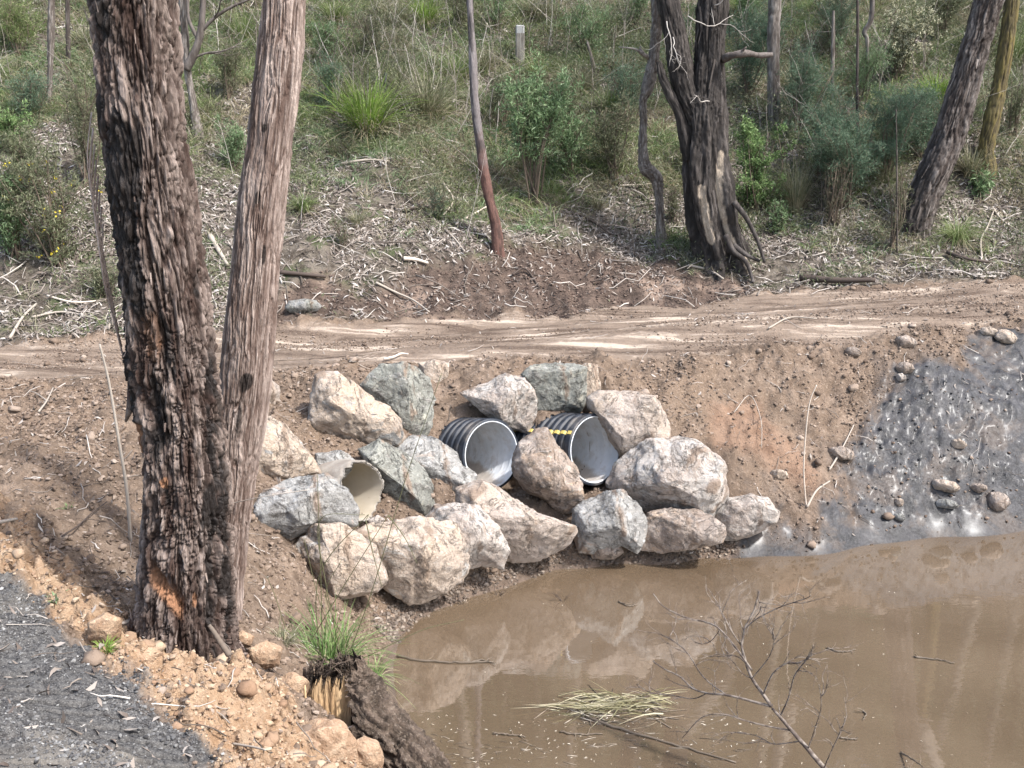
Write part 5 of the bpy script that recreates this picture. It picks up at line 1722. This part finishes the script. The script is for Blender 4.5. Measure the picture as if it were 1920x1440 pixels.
def build_clods():
    earth = clod_mat('earth_clod', [(0, (.09, .064, .048)), (.5, (.165, .122, .092)), (.85, (.21, .16, .124)), (1, (.28, .225, .185))])
    orang = clod_mat('orange_clod', [(0, (.20, .125, .08)), (.5, (.29, .205, .14)), (1, (.37, .285, .205))])
    grav = clod_mat('gravel_stone', [(0, (.045, .044, .045)), (.5, (.10, .098, .097)), (.85, (.16, .157, .153)), (1, (.29, .285, .275))])
    mud = clod_mat('mud_clod', [(0, (.022, .022, .024)), (.75, (.05, .049, .05)), (.95, (.09, .078, .066)), (1, (.26, .21, .16))], .4, .5)
    shore = clod_mat('shore_clod', [(0, (.06, .045, .036)), (.6, (.11, .085, .067)), (1, (.22, .18, .145))], .6, .4)
    red = clod_mat('red_clod', [(0, (.05, .034, .028)), (.6, (.10, .07, .056)), (1, (.20, .155, .125))])

    def bank(z, x, y):
        c = fbm(xy3(x, y, 1.3), 3, 700)
        return (1 - z['road']) * (1 - .95 * z['mud']) * (1 - z['gravel']) * (1 - z['hill']) * (1 - .7 * z['orange']) * (.3 + .7 * sstep(c, -.3, .2)) * (1 + sstep(y, 6, 9))*.5 * sstep(base_h(x, y), .02, .08)
    clods(32000, (-.62, .62), (3.2, 11.5), bank, 101, .009, .045, earth, 'soil_clods', 'loose crumbs of brown earth on the bank')
    clods(240, (-.62, .62), (3.6, 11.5), bank, 103, .035, .10, earth, 'soil_lumps', 'larger lumps of brown earth on the bank', sub=1)
    clods(6500, (-.62, .62), (8, 14), lambda z, x, y: z['road'] * sstep(fbm(xy3(x * .4, y, 2.2), 3, 710), -.05, .3), 105, .008, .035, earth, 'road_crumbs', 'crumbs of earth thrown up beside the wheel tracks')
    clods(70, (-.62, .62), (8.6, 14), lambda z, x, y: z['road'] * sstep(fbm(xy3(x * .4, y, 2.2), 3, 710), .05, .3), 106, .03, .08, earth, 'road_lumps', 'lumps of earth on the dirt road', sub=1)
    clods(5500, (-.62, .2), (2.4, 6.5), lambda z, x, y: z['orange'] * (1 - z['gravel']), 107, .006, .035, orang, 'clay_crumbs', 'crumbs of orange clay beside the gravel path')
    clods(70, (-.62, .2), (2.8, 6.5), lambda z, x, y: z['orange'] * (1 - z['gravel']), 108, .03, .11, orang, 'clay_lumps', 'lumps of orange clay beside the gravel path', sub=1)
    clods(15000, (-.75, .1), (1.9, 6), lambda z, x, y: z['gravel'] * (.35 + .65 * sstep(fbm(xy3(x, y, 2.0), 3, 720), -.2, .3)) * (1 - .93 * np.clip(tread_band(x, y), 0, 1)), 109, .004, .020, grav, 'gravel', 'grey crushed gravel on the near path')
    clods(60, (-.75, .1), (2.0, 6), lambda z, x, y: z['gravel'], 110, .015, .04, grav, 'gravel_stones', 'larger grey stones in the near path', sub=1)
    clods(700, (.2, .62), (8, 12), lambda z, x, y: z['mud'] * sstep(base_h(x, y), .1, .3) * sstep(fbm(xy3(x, y, 1.5), 3, 730), -.25, .2), 111, .008, .04, mud, 'mud_lumps', 'dark wet lumps in the grey mud')
    clods(5000, (-.3, .35), (11, 14.5), lambda z, x, y: z['red'], 112, .01, .045, red, 'red_soil_crumbs', 'red-brown crumbs on the cut bank behind the road')
    clods(2600, (-.2, .5), (7, 9.6), lambda z, x, y: (1 - z['mud']) * np.exp(-((base_h(x, y) - .08) / .07) ** 2), 113, .01, .05, shore, 'shore_lumps', 'wet dark lumps of mud along the waterline')


build_clods()


def build_far_trees():
    """gum trees farther up the hill, above the frame: the pond mirrors them"""
    rs = np.random.default_rng(4242)
    for k in range(46):
        x = -14 + 37 * ((k * .618) % 1) + rs.normal() * .6; y = 25.5 + 18 * rs.random()
        z = ground_z(x, y); H = rs.uniform(11, 17)
        b = np.array([x, y, z])
        root = empty('gum_tree', b)
        tag(root, 'tall gum tree high on the hill, seen only as a reflection in the pond', 'tree', 'gum trees mirrored in the pond')
        top = b + [rs.normal() * .8, rs.normal() * .8, H]
        A = Acc(); A.add(*tube_vf(resample([b - [0, 0, .3], b * .5 + top * .5 + rs.normal(size=3) * [.3, .3, 0], top], 12), np.linspace(.22, .06, 12), 8))
        A.build('trunk', STEMG, root)
        C = []
        for j in range(48):
            p = b + (top - b) * rs.uniform(.15, 1.05) + rs.normal(size=3) * [1.9, 1.5, .6]
            C.append(p + rs.normal(size=(75, 3)) * [.7, .7, .45])
        C = np.concatenate(C); n = len(C)
        V, T, _ = leaves_vf(C, nrm(rs.normal(size=(n, 3)) + [0, 0, -.8]), rand_unit(n, rs), rs.uniform(.2, .4, n), rs.uniform(.07, .13, n))
        mesh('crown', V, [T], LO, root, False)


build_far_trees()

# ------------------------------------------------------------------ foreground things and the pond
def build_foreground():
    rs = np.random.default_rng(21)
    # rotten stump
    dkw = NT('rotten_wood'); co = dkw.coord('Object')
    n1 = dkw.noise(co, 12, 5, .7); n2 = dkw.noise(co, 60, 4, .7)
    c = dkw.mix(dkw.rng(n1, .35, .65), (.035, .025, .018), (.115, .085, .065))
    c = dkw.mix(dkw.math('MULTIPLY', dkw.rng(n2, .52, .66), .6), c, (.21, .17, .135))
    rot = dkw.out(c, .85, .25); dkw.bump(dkw.math('ADD', n1, n2), .9, .02)
    yw = NT('split_heartwood'); co = yw.coord('Object', (1, 1, .12))
    c = yw.mix(yw.rng(yw.noise(co, 11, 5, .65), .3, .65), (.30, .19, .10), (.47, .33, .19))
    heart = yw.out(c, .8, .25); yw.bump(yw.noise(co, 70, 3, .7), .6, .01)
    Y = 4.72
    root = empty('tree_stump', at(640, 1400, Y))
    tag(root, 'rotten broken tree stump with yellow split heartwood, at the bottom by the water', 'stump')
    # outer log: leans away to the lower right
    P = np.array([at(640, 1250, Y), at(655, 1290, Y - .02), at(690, 1350, Y - .12), at(738, 1400, Y - .22), at(790, 1450, Y - .34), at(840, 1510, Y - .45)])
    R = np.array([.115, .15, .16, .15, .14, .13])
    PR = resample(np.column_stack([P, R]), 150)
    C, Rr = PR[:, :3], PR[:, 3]
    N = 110
    ph = np.linspace(0, 2 * math.pi, N, endpoint=False)
    T = nrm(np.gradient(C, axis=0)); A_ = nrm(np.array([1.0, 0, 0]) - T[:, :1] * T); B_ = np.cross(T, A_)
    if B_[:, 1].mean() > 0: B_ = -B_
    PH, S = np.meshgrid(ph, np.linspace(0, 1, 150))
    q = np.stack([np.cos(PH).ravel() * .15, np.sin(PH).ravel() * .15, S.ravel() * 1.3], 1)
    d = fbm(q * np.array([22, 22, 6]), 4, 71, .6) * .035 + fbm(q * 70, 3, 73, .6) * .012 - .025 * (np.abs(fbm(q * np.array([40, 40, 5]), 2, 75)) < .12)
    rad = np.repeat(Rr, N) + d
    V = np.repeat(C, N, 0) + rad[:, None] * (np.cos(PH).ravel()[:, None] * np.repeat(A_, N, 0) + np.sin(PH).ravel()[:, None] * np.repeat(B_, N, 0))
    # ragged upper end, open towards the viewer's left
    top = np.exp(-S.ravel() * 22)
    V = V + (T[0] * -1)[None] * (top * fbm(np.stack([np.cos(PH).ravel() * 2, np.sin(PH).ravel() * 2, PH.ravel() * 0], 1) * 2, 4, 79, .7) * .12)[:, None]
    i = np.arange(149)[:, None] * N; j = np.arange(N)[None]; jn = (j + 1) % N
    Q = np.stack([i + j, i + jn, i + N + jn, i + N + j], -1)
    keep = np.ones((149, N), bool)
    u = np.cos(ph)
    # the left front quarter has split off
    for k in range(62):
        lim = .38 - .9 * (k / 62) ** 1.6 + .08 * math.sin(k * .8)
        m_ = (u < lim) & (np.sin(ph) > -.1)
        keep[k, m_] = False
    mesh('bark_shell', V, [Q[keep]], rot, root)
    # split heartwood: a fan of upright splinters inside the opening
    def splinter(x, y0, y1, w, yy, mt, nm):
        A = Acc()
        for k in range(len(x)):
            a = at(x[k], y1[k], yy[k]); b_ = at(x[k] + rs.normal() * 2, y0[k], yy[k] + .02)
            P2 = resample([a, (a + b_) / 2 + rs.normal(size=3) * .004, b_], 8)
            A.add(*tube_vf(P2, np.linspace(w[k], w[k] * .35, 8) * (1 + .2 * rs.normal(size=8)), 6), a=rs.random())
        return A.build(nm, mt, root)
    # the split face: a ragged board of yellow heartwood, thick and grained
    nx, ny = 90, 70
    gx = np.linspace(576, 658, nx); gy_ = np.linspace(0, 1, ny)
    X, G = np.meshgrid(gx, gy_)
    topy = 1268 + 26 * np.abs(fbm(np.stack([gx * .06, gx * 0, gx * 0], 1), 4, 3, .7)) * 3 + np.interp(gx, [576, 600, 630, 658], [28, 6, 10, 0])
    PYg = topy[None] + (1400 - topy[None]) * G
    grain = fbm(np.stack([X.ravel() * .09, G.ravel() * 1.2, X.ravel() * 0], 1), 5, 9, .6) * .022
    bulge = .05 * np.cos((X.ravel() - 612) / 45 * 1.3)
    F_ = []
    for a, b_, d_ in zip(X.ravel(), PYg.ravel(), grain + bulge): F_.append(at(a, b_, Y - .075 - d_))
    F_ = np.array(F_); Bk = F_ + np.array([0, .05, 0])
    i_ = np.arange(ny - 1)[:, None] * nx; j_ = np.arange(nx - 1)[None]
    q_ = np.stack([i_ + j_, i_ + j_ + 1, i_ + nx + j_ + 1, i_ + nx + j_], -1).reshape(-1, 4)
    rim = np.concatenate([np.arange(nx), np.arange(1, ny) * nx + nx - 1, (ny - 1) * nx + np.arange(nx - 1)[::-1], np.arange(1, ny - 1)[::-1] * nx])
    rq = np.stack([rim, np.roll(rim, -1), np.roll(rim, -1) + nx * ny, rim + nx * ny], 1)
    mesh('heartwood', np.vstack([F_, Bk]), [np.vstack([q_, q_ + nx * ny, rq])], heart, root)
    splinter(np.array([571., 574]), np.array([1285., 1292]), np.array([1372., 1372]), np.array([.012, .010]), np.array([Y - .14, Y - .14]), heart, 'splinter')
    n = 26
    x = np.concatenate([rs.uniform(575, 612, 16), rs.uniform(560, 600, 10)])
    splinter(x, 1240 + rs.uniform(0, 50, n), np.full(n, 1395.), rs.uniform(.012, .026, n), np.full(n, Y + .06) + rs.uniform(-.03, .05, n), rot, 'dark_splinters')
    A = Acc()
    for k in range(60):
        p = at(rs.uniform(590, 660), rs.uniform(1236, 1262), Y + rs.uniform(-.1, .1))
        A.add(*tube_vf([p, p + rand_unit(1, rs)[0] * .03, p + rand_unit(1, rs)[0] * .06], [.006, .004, .002], 4))
    A.build('crumbled_top', rot, root)

    # clay boulders of the near bank
    oc = NT('clay_block'); co = oc.coord('Object')
    n1 = oc.noise(co, 6, 5, .65); n2 = oc.noise(co, 45, 4, .7)
    c = oc.mix(oc.rng(n1, .35, .65), (.24, .155, .10), (.38, .275, .19))
    c = oc.mix(oc.math('MULTIPLY', oc.rng(n2, .5, .7), .5), c, (.46, .36, .27))
    ocm = oc.out(c, .93, .15); oc.bump(oc.math('ADD', n1, n2), .9, .02)
    kw = dict(group='clay lumps on the near bank', name='clay_lump', rough=1.6)
    for pts, lab, Yc, sd in [([(548, 1405), (570, 1370), (600, 1358), (640, 1365), (660, 1395), (672, 1440), (650, 1480), (560, 1480), (535, 1440)], 'big orange clay lump at the bottom in front of the stump', 4.2, 1),
                             ([(668, 1400), (685, 1388), (706, 1400), (714, 1430), (705, 1460), (672, 1460), (660, 1430)], 'small orange clay lump between the big one and the stump', 4.25, 2),
                             ([(520, 1275), (550, 1268), (575, 1285), (578, 1310), (550, 1330), (520, 1320), (508, 1298)], 'brown clay lump left of the stump', 4.66, 3),
                             ([(385, 1385), (415, 1378), (440, 1395), (436, 1420), (400, 1428), (380, 1408)], 'orange clay lump on the edge of the gravel', 3.95, 4),
                             ([(470, 1215), (500, 1205), (528, 1222), (520, 1248), (490, 1255), (468, 1240)], 'pale clay lump right of the thick dark trunk', 4.85, 5),
                             ([(175, 1165), (200, 1155), (222, 1168), (220, 1200), (195, 1208), (172, 1190)], 'grey-brown lump at the left foot of the thick dark trunk', 4.35, 6),
                             ([(240, 1225), (275, 1215), (300, 1232), (290, 1255), (255, 1258)], 'low clay lump in front of the thick dark trunk', 4.2, 7),
                             ([(436, 1190), (456, 1182), (474, 1196), (468, 1214), (444, 1214)], 'cream stone-like lump tucked against the right foot of the thick dark trunk', 4.9, 8)]:
        b = boulder(pts, ocm, lab, Yc=Yc, seed=200 + sd, sub=4, nran=18, **kw)
        b['category'] = 'clay lump'

    # rushes by the stump
    def stuff_tussock(px, py, H, W, n, mat, label, cat='rush clump', name='rush_clump', w=.006, droop=.6, dry=.3, up=1.0, Y0=None):
        b = hit(px, py)
        k = ppm(b)
        return tussock(px, py, H, W, n, mat, label, droop=droop, cat=cat, name=name, group=None, dry=dry, W=w, base=b, upright=up)
    rush = leaf_mat('rush', [(0, (.06, .11, .03)), (.5, (.12, .20, .06)), (.85, (.20, .29, .10)), (1, (.38, .36, .22))], trans=.3)
    r = stuff_tussock(618, 1245, 130, 230, 330, rush, 'green rush clump with long bent stalks growing behind the rotten stump')
    A = Acc()
    for pts in [[(640, 1230), (610, 1090), (600, 975), (684, 975 - 10)], [(600, 1240), (598, 1080), (684, 972), (686, 976)], [(650, 1240), (700, 1100), (760, 900), (828, 700)], [(560, 1240), (650, 1090), (728, 966)], [(728, 966), (760, 1010), (782, 1056)],
                [(686, 976), (700, 1040), (716, 1100)], [(605, 1240), (602, 1100), (595, 890)], [(560, 1260), (520, 1130), (500, 1080)], [(690, 1230), (790, 1182), (870, 1162)], [(640, 1230), (600, 1130), (570, 1010)], [(665, 1235), (612, 1120), (640, 1050)]]:
        b0 = hit(618, 1245)
        P = resample([at(x, y, b0[1] + .05 - .03 * i) for i, (x, y) in enumerate(pts)], 24)
        A.add(*tube_vf(P, np.linspace(.0035, .0018, 24), 4), a=rs.random())
    A.build('stalks', NT('rush_stalk').out((.10, .10, .05), .6, .3), r)
    stuff_tussock(195, 1215, 36, 60, 110, LG, 'small bright tuft of grass in the clay at the gravel edge', cat='grass tuft', name='grass_tuft', w=.004, dry=.2)
    stuff_tussock(530, 1205, 60, 110, 120, LD, 'thin dry grass between the thick dark trunk and the rushes', cat='grass tuft', name='grass_tuft', w=.004, dry=.9)
    stuff_tussock(700, 1270, 70, 110, 130, rush, 'loose rush tuft leaning over the water behind the stump', cat='rush tuft', name='rush_tuft', w=.005, droop=.9)
    stuff_tussock(130, 950, 22, 26, 30, LB, 'tiny green seedling on the left earth bank', cat='seedling', name='seedling', w=.006, dry=0)
    stuff_tussock(105, 1120, 30, 50, 24, LF, 'small grey-green seedling on the orange clay', cat='seedling', name='seedling', w=.012, dry=0)

    # sticks one can point at
    gw = NT('grey_stick').out((.30, .26, .22), .85, .2)
    dw = NT('dark_stick').out((.06, .045, .037), .8, .25)
    bs = NT('pale_stick').out((.50, .43, .36), .8, .2)
    def stick(pts, rad, mat, label, Yf=None, name='stick', cat='stick', kids=None, lift=.02):
        P = []
        for i, q in enumerate(pts):
            if len(q) == 3: P.append(at(*q))
            else:
                g = hit(q[0], q[1]); P.append(g + np.array([0, -.01, lift]))
        n = 6 * len(P)
        V, T, Q = tube_vf(resample(P, n), np.linspace(rad, rad * .6, n) * (1 + .05 * np.sin(np.arange(n) * 1.7)), 7)
        A = Acc(); A.add(V, T, Q)
        for kp in kids or []:
            K = [at(*q) if len(q) == 3 else hit(q[0], q[1]) + np.array([0, -.01, lift]) for q in kp]
            A.add(*tube_vf(resample(K, 12), np.linspace(rad * .6, rad * .25, 12), 5))
        o = A.build(name, mat, None, origin=P[0]); tag(o, label, cat)
        return o
    yb = hit(245, 1015)[1]
    stick([(245, 1018, yb), (238, 920, yb - .02), (222, 820, yb - .02), (205, 720, yb), (187, 645, yb)], .011, gw, 'tall thin grey stick standing upright left of the thick dark trunk')
    yb = hit(1512, 950)[1]
    stick([(1512, 955, yb), (1507, 880, yb - .04), (1512, 800, yb - .06), (1519, 752, yb - .05), (1531, 722, yb - .05)], .007, bs, 'thin bleached stick standing upright on the right bank')
    stick([(1375, 782), (1405, 750), (1425, 800), (1427, 850)], .005, gw, 'thin arched root on the orange clay patch', lift=.05)
    stick([(1554, 885), (1575, 850), (1600, 800)], .010, gw, 'grey stick lying on the mud edge, pointing up right')
    stick([(1512, 955), (1530, 925), (1555, 905)], .012, gw, 'short grey stick at the foot of the upright bleached one')
    stick([(120, 1020), (150, 1000), (175, 975), (203, 955)], .006, dw, 'dark crooked twig on the left earth bank', lift=.05, kids=[[(150, 1000), (165, 990), (190, 990)]])
    stick([(75, 780), (90, 760), (102, 735)], .009, gw, 'short grey stick near the left road edge', lift=.04, kids=[[(90, 760), (70, 745), (55, 740)]])
    stick([(0, 985), (35, 980)], .012, gw, 'short pale stick at the left edge of the picture')
    stick([(430, 1228, 4.36), (414, 1205, 4.36), (402, 1186, 4.36), (392, 1172, 4.36)], .016, NT('old_branch').out((.13, .105, .085), .85, .2), 'short thick grey branch piece leaning on the foot of the thick dark trunk')
    stick([(430, 945, 4.9), (500, 930, 4.6), (580, 918, 4.5)], .0025, bs, 'straw-thin stalk sticking out beside the trunks')
    stick([(720, 678), (738, 674), (752, 668), (766, 669)], .014, bs, 'bleached crooked root lying on the road edge above the grey-green boulder', lift=.03)
    stick([(438, 1402), (475, 1410), (500, 1412)], .006, gw, 'small grey twig in the orange clay at the bottom')
    stick([(700, 1350, 4.5), (660, 1362, 4.5), (640, 1370, 4.48)], .006, bs, 'pale twig across the split face of the stump')
    # sticks and logs on the hill
    H = [([(705, 535), (740, 552), (775, 568), (805, 590)], .016, gw, 'pale branch lying diagonally on the cut bank left of centre'),
         ([(757, 492), (780, 494), (802, 500)], .028, bs, 'short bleached log at the top of the cut bank'),
         ([(525, 518), (570, 522), (612, 526)], .030, dw, 'dark log on the litter right of the pale brown trunk'),
         ([(855, 425), (890, 405), (930, 382), (960, 365)], .014, bs, 'long pale branch lying behind the foot of the slim leaning trunk'),
         ([(812, 415), (850, 450), (872, 478)], .016, gw, 'grey branch sloping down to the slim trunk foot'),
         ([(640, 312), (690, 305), (730, 308)], .020, gw, 'grey branch lying below the bright lime-green grass'),
         ([(0, 170), (35, 176), (68, 190)], .022, dw, 'dark branch lying at the left edge, high on the slope'),
         ([(5, 108), (45, 150), (70, 195)], .014, gw, 'grey branch sloping down at the upper left'),
         ([(1775, 480), (1810, 492), (1860, 500)], .030, dw, 'dark log in the litter right of the stout leaning trunk'),
         ([(1500, 530), (1560, 535), (1640, 535)], .050, dw, 'dark rotten log beside the road below the hillside'),
         ([(1290, 502), (1330, 512), (1356, 528)], .018, gw, 'pale root-like branch below the forked tree'),
         ([(960, 520), (985, 510), (1012, 545)], .016, dw, 'dark exposed root on the cut bank right of the slim trunk'),
         ([(1005, 385), (1055, 395), (1110, 420), (1145, 445)], .022, dw, 'dark fallen branch left of the thin crooked tree foot'),
         ([(1160, 352), (1200, 350), (1228, 348)], .012, bs, 'thin pale branch lying behind the thin crooked tree'),
         ([(760, 400), (800, 395), (845, 402)], .026, dw, 'dark fallen branch in the litter left of the slim trunk'),
         ([(20, 640), (45, 600), (70, 575)], .018, gw, 'grey branch among the sticks at the left road edge'),
         ([(90, 560), (140, 572), (200, 568)], .014, bs, 'pale branch on the stick heap left of the thick dark trunk'),
         ([(60, 600), (120, 590), (190, 605)], .014, gw, 'grey branch low on the stick heap left of the thick dark trunk'),
         ([(395, 450), (412, 480), (428, 505)], .035, gw, 'thick grey branch seen between the two front trunks'),
         ([(1440, 620), (1480, 600), (1530, 602)], .010, gw, 'thin stick lying on the road at centre right'),
         ([(1860, 395), (1880, 420), (1920, 445)], .016, gw, 'grey branch on the litter at the right edge'),
         ([(1840, 490), (1838, 455), (1850, 430), (1862, 400)], .014, gw, 'reddish dead sapling bent over at the right road edge'),
         ([(830, 345), (850, 380), (830, 410)], .014, bs, 'small bleached forked branch in the litter left of the slim trunk')]
    for pts, rad, mt, lab in H:
        stick(pts, rad, mt, lab, name='fallen_branch', cat='fallen branch', lift=rad + .02)

    # --- the bare branch standing in the water
    m = NT('bare_branch_bark'); co = m.coord('Object')
    bb = m.out(m.mix(m.rng(m.noise(co, 25, 3), .4, .6), (.08, .062, .052), (.20, .17, .145)), .8, .25)
    L = [  # polylines (px, py), start radius, y offset at the tip
        ([(1575, 1475), (1545, 1440), (1515, 1405), (1485, 1370), (1462, 1345), (1447, 1325)], .017, 5.05, 5.3),
        ([(1447, 1325), (1428, 1298), (1410, 1272), (1398, 1240), (1391, 1212), (1396, 1180), (1410, 1150), (1421, 1107)], .011, 5.3, 5.55),
        ([(1447, 1325), (1400, 1312), (1360, 1302), (1327, 1299), (1300, 1290), (1275, 1268), (1250, 1255), (1225, 1240)], .009, 5.3, 5.75),
        ([(1410, 1257), (1380, 1215), (1350, 1180), (1327, 1167), (1290, 1158), (1250, 1140), (1230, 1115)], .007, 5.35, 5.8),
        ([(1432, 1300), (1450, 1262), (1477, 1242), (1500, 1240), (1522, 1224), (1530, 1205)], .006, 5.32, 5.2),
        ([(1462, 1345), (1478, 1310), (1490, 1270), (1510, 1245), (1528, 1230)], .006, 5.28, 5.1),
        ([(1391, 1212), (1370, 1180), (1355, 1150), (1340, 1125)], .004, 5.45, 5.6),
        ([(1396, 1180), (1420, 1160), (1460, 1140), (1510, 1125), (1522, 1120)], .004, 5.5, 5.2),
        ([(1485, 1370), (1440, 1362), (1400, 1352), (1360, 1340), (1320, 1345), (1280, 1385)], .006, 5.2, 5.5),
        ([(1327, 1299), (1300, 1310), (1262, 1305), (1220, 1300), (1195, 1285)], .004, 5.5, 5.9),
        ([(1360, 1302), (1320, 1270), (1290, 1225), (1262, 1200), (1240, 1190)], .005, 5.45, 5.8),
        ([(1421, 1107), (1424, 1130), (1432, 1165)], .003, 5.55, 5.5),
        ([(1400, 1245), (1385, 1232), (1365, 1228), (1340, 1225)], .004, 5.4, 5.6),
        ([(1410, 1272), (1440, 1235), (1450, 1205), (1445, 1180)], .004, 5.36, 5.2),
        ([(1515, 1405), (1530, 1360), (1540, 1320), (1535, 1280)], .004, 5.15, 5.0),
        ([(1500, 1390), (1450, 1395), (1420, 1380), (1380, 1375)], .004, 5.18, 5.4),
        ([(1350, 1180), (1335, 1200), (1318, 1208), (1300, 1206)], .003, 5.6, 5.8),
        ([(1545, 1440), (1562, 1400), (1575, 1370), (1572, 1345)], .004, 5.08, 4.9)]
    root = empty('bare_branch', at(1545, 1440, 5.08)); tag(root, 'bare many-forked dead branch standing up out of the muddy water', 'branch')
    for pts, r0, ya, yb in L:
        n = len(pts)
        P = resample([at(x, y, ya + (yb - ya) * i / (n - 1)) for i, (x, y) in enumerate(pts)], n * 5)
        P = P + np.cumsum(rs.normal(size=P.shape), 0) * .0016 * np.linspace(0, 1, len(P))[:, None]
        A = Acc(); A.add(*tube_vf(P, np.linspace(r0, max(.0022, r0 * .45), len(P)), 6))
        for k in range(5 if r0 < .012 else 2):
            i = rs.integers(len(P) // 4, len(P) - 2)
            d = nrm(P[i + 1] - P[i]) + nrm(rs.normal(size=3) * [1, .6, 1]) * .8
            twig_tree(A, P[i], d + [0, 0, .25], rs.uniform(.10, .28), .003, rs, 1, .35, 2)
        A.build('limb', bb, root)

    # --- floating things
    float_m = NT('wet_debris'); dm = float_m.out(float_m.ramp(float_m.island(), [(0, (.05, .04, .03)), (.6, (.16, .125, .09)), (1, (.5, .45, .38))]), .5, .4)
    root = empty('floating_grass', atz(1150, 1325, 0)); tag(root, 'raft of floating yellow-green grass and debris on the pond', 'floating grass')
    n = 190
    c0 = atz(1150, 1325, 0.0)
    B = c0 + np.stack([rs.normal(size=n) * .17, rs.normal(size=n) * .07, rs.uniform(.0, .03, n)], 1)
    a = rs.normal(size=n) * .7 + np.where(rs.random(n) < .5, 0, math.pi)
    D = nrm(np.stack([np.cos(a), np.sin(a) * .5, np.abs(rs.normal(size=n)) * .25 + .05], 1))
    S = nrm(np.cross(D, rand_unit(n, rs)))
    V, T, Q = blades_vf(B, D, S, rs.uniform(.08, .32, n), rs.uniform(.004, .010, n), rs.uniform(.1, .5, n), 4)
    V[:, 2] = np.maximum(V[:, 2], .002)
    mesh('blades', V, [Q], leaf_mat('floating_blade', [(0, (.12, .105, .05)), (.5, (.24, .22, .12)), (1, (.46, .42, .30))], trans=.2), root, False)
    A = Acc()
    for k in range(60):
        p = c0 + np.array([rs.normal() * .2, rs.normal() * .08 - .05, .006]); d = np.array([rs.normal(), rs.normal() * .5, 0]) * .08
        A.add(*tube_vf([p - d, p, p + d], [.003, .004, .002], 4), a=rs.random())
    A.build('twigs', dm, root)
    F = [([(880, 1242), (905, 1238), (929, 1246)], 'twig floating at the left, nearer the rushes'),
         ([(745, 1230), (800, 1240), (860, 1242), (925, 1240)], 'long dark stick floating on the left part of the pond'),
         ([(1550, 1214), (1575, 1222), (1605, 1218)], 'short floating twig in the middle right of the pond'),
         ([(1714, 1232), (1755, 1236), (1790, 1244)], 'floating dark twig at the right of the pond'),
         ([(1100, 1345), (1180, 1372), (1270, 1398), (1380, 1430)], 'long half-sunken stick below the grass raft'),
         ([(1050, 1372), (1085, 1377), (1130, 1376)], 'short submerged-looking stick below the left of the grass raft'),
         ([(1690, 1412), (1710, 1424), (1732, 1440)], 'black twig poking out at the bottom right of the pond'),
         ([(1618, 1333), (1624, 1340), (1618, 1350)], 'tiny bent twig afloat right of the bare branch'),
         ([(1575, 1383), (1600, 1386), (1608, 1385)], 'small brown leaf-like debris floating right of the bare branch'),
         ([(925, 1375), (960, 1378), (985, 1382)], 'thin twig floating left of the grass raft'),
         ([(1160, 1128), (1178, 1136), (1195, 1133)], 'small twig tangle floating near the rocks')]
    for k, (pts, lab) in enumerate(F):
        P = resample([atz(x, y, .006 + (.05 if lab.startswith('black') else 0) * i) for i, (x, y) in enumerate(pts)], 20)
        P[:, 1] += rs.normal(size=20) * .004; P[:, 2] += np.abs(rs.normal(size=20)) * .003
        A = Acc(); A.add(*tube_vf(P, np.linspace(.009, .004, 20) * (1.3 if len(pts) > 3 else .8), 6), a=.1 + .2 * rs.random())
        for j in range(3):
            twig_tree(A, P[rs.integers(2, 17)], nrm(np.array([rs.normal(), rs.normal(), .35])), .07, .0025, rs, 0, .3, 0)
        o = A.build('floating_stick', dm, None, origin=P[0]); tag(o, lab, 'stick', 'sticks floating on the pond')
    # bits of leaf on the water
    n = 260
    px = np.concatenate([rs.uniform(800, 1500, 190), rs.uniform(760, 1900, 70)]); py = np.concatenate([rs.uniform(1340, 1435, 190), rs.uniform(1080, 1435, 70)])
    P = np.array([atz(a, b, .004) for a, b in zip(px, py)])
    P = P[base_h(P[:, 0], P[:, 1]) < -.02]; n = len(P)
    a = rs.uniform(0, 2 * math.pi, n)
    V, T, _ = leaves_vf(P, np.stack([np.cos(a), np.sin(a), np.zeros(n)], 1), np.repeat([[0, 0, 1.0]], n, 0), rs.uniform(.01, .03, n), rs.uniform(.003, .008, n), .1)
    V[:, 2] = np.maximum(V[:, 2], .003)
    tag(mesh('floating_leaf_bits', V, [T], leaf_mat('floating_bit', [(0, (.12, .09, .06)), (.5, (.34, .29, .22)), (1, (.62, .58, .5))], trans=0), None, False), 'scattered bits of leaf and bark floating on the pond', 'debris', kind='stuff')
    A = Acc()
    for k in range(150):
        cx, cy = [(1010, 1400), (880, 1420), (1180, 1385), (1350, 1410), (1120, 1345), (820, 1385)][k % 6]
        p = atz(cx + rs.normal() * 45, cy + rs.normal() * 12, .004)
        if base_h(p[:1], p[1:2])[0] > -.01: continue
        d = np.array([rs.normal(), rs.normal() * .35, 0]) * .03
        A.add(*tube_vf([p - d, p + rs.normal(size=3) * [.004, .004, .001], p + d], [.0015, .0018, .001], 4), a=rs.random())
    tag(A.build('floating_scum', dm), 'fine twigs and scum floating on the near part of the pond', 'debris', kind='stuff')
    # twigs poking out of the shallows by the rocks
    for px, py, lab in [(865, 1136, 'small dark twig poking out of the shallows below the long pinkish boulder'), (1055, 1130, 'dark forked twig poking out of the water below the white-streaked boulder'), (935, 1120, 'bent black twig at the waterline below the pale round-shouldered boulder')]:
        A = Acc(); p = atz(px, py, -.02)
        for d in [(.5, 0, .8), (-.6, .1, .7), (.1, -.2, 1)]:
            twig_tree(A, p, np.array(d), .13, .004, rs, 1, .4, 2)
        o = A.build('poking_twig', dw, None, origin=p); tag(o, lab, 'twig', 'twigs poking out of the shallows')


build_foreground()
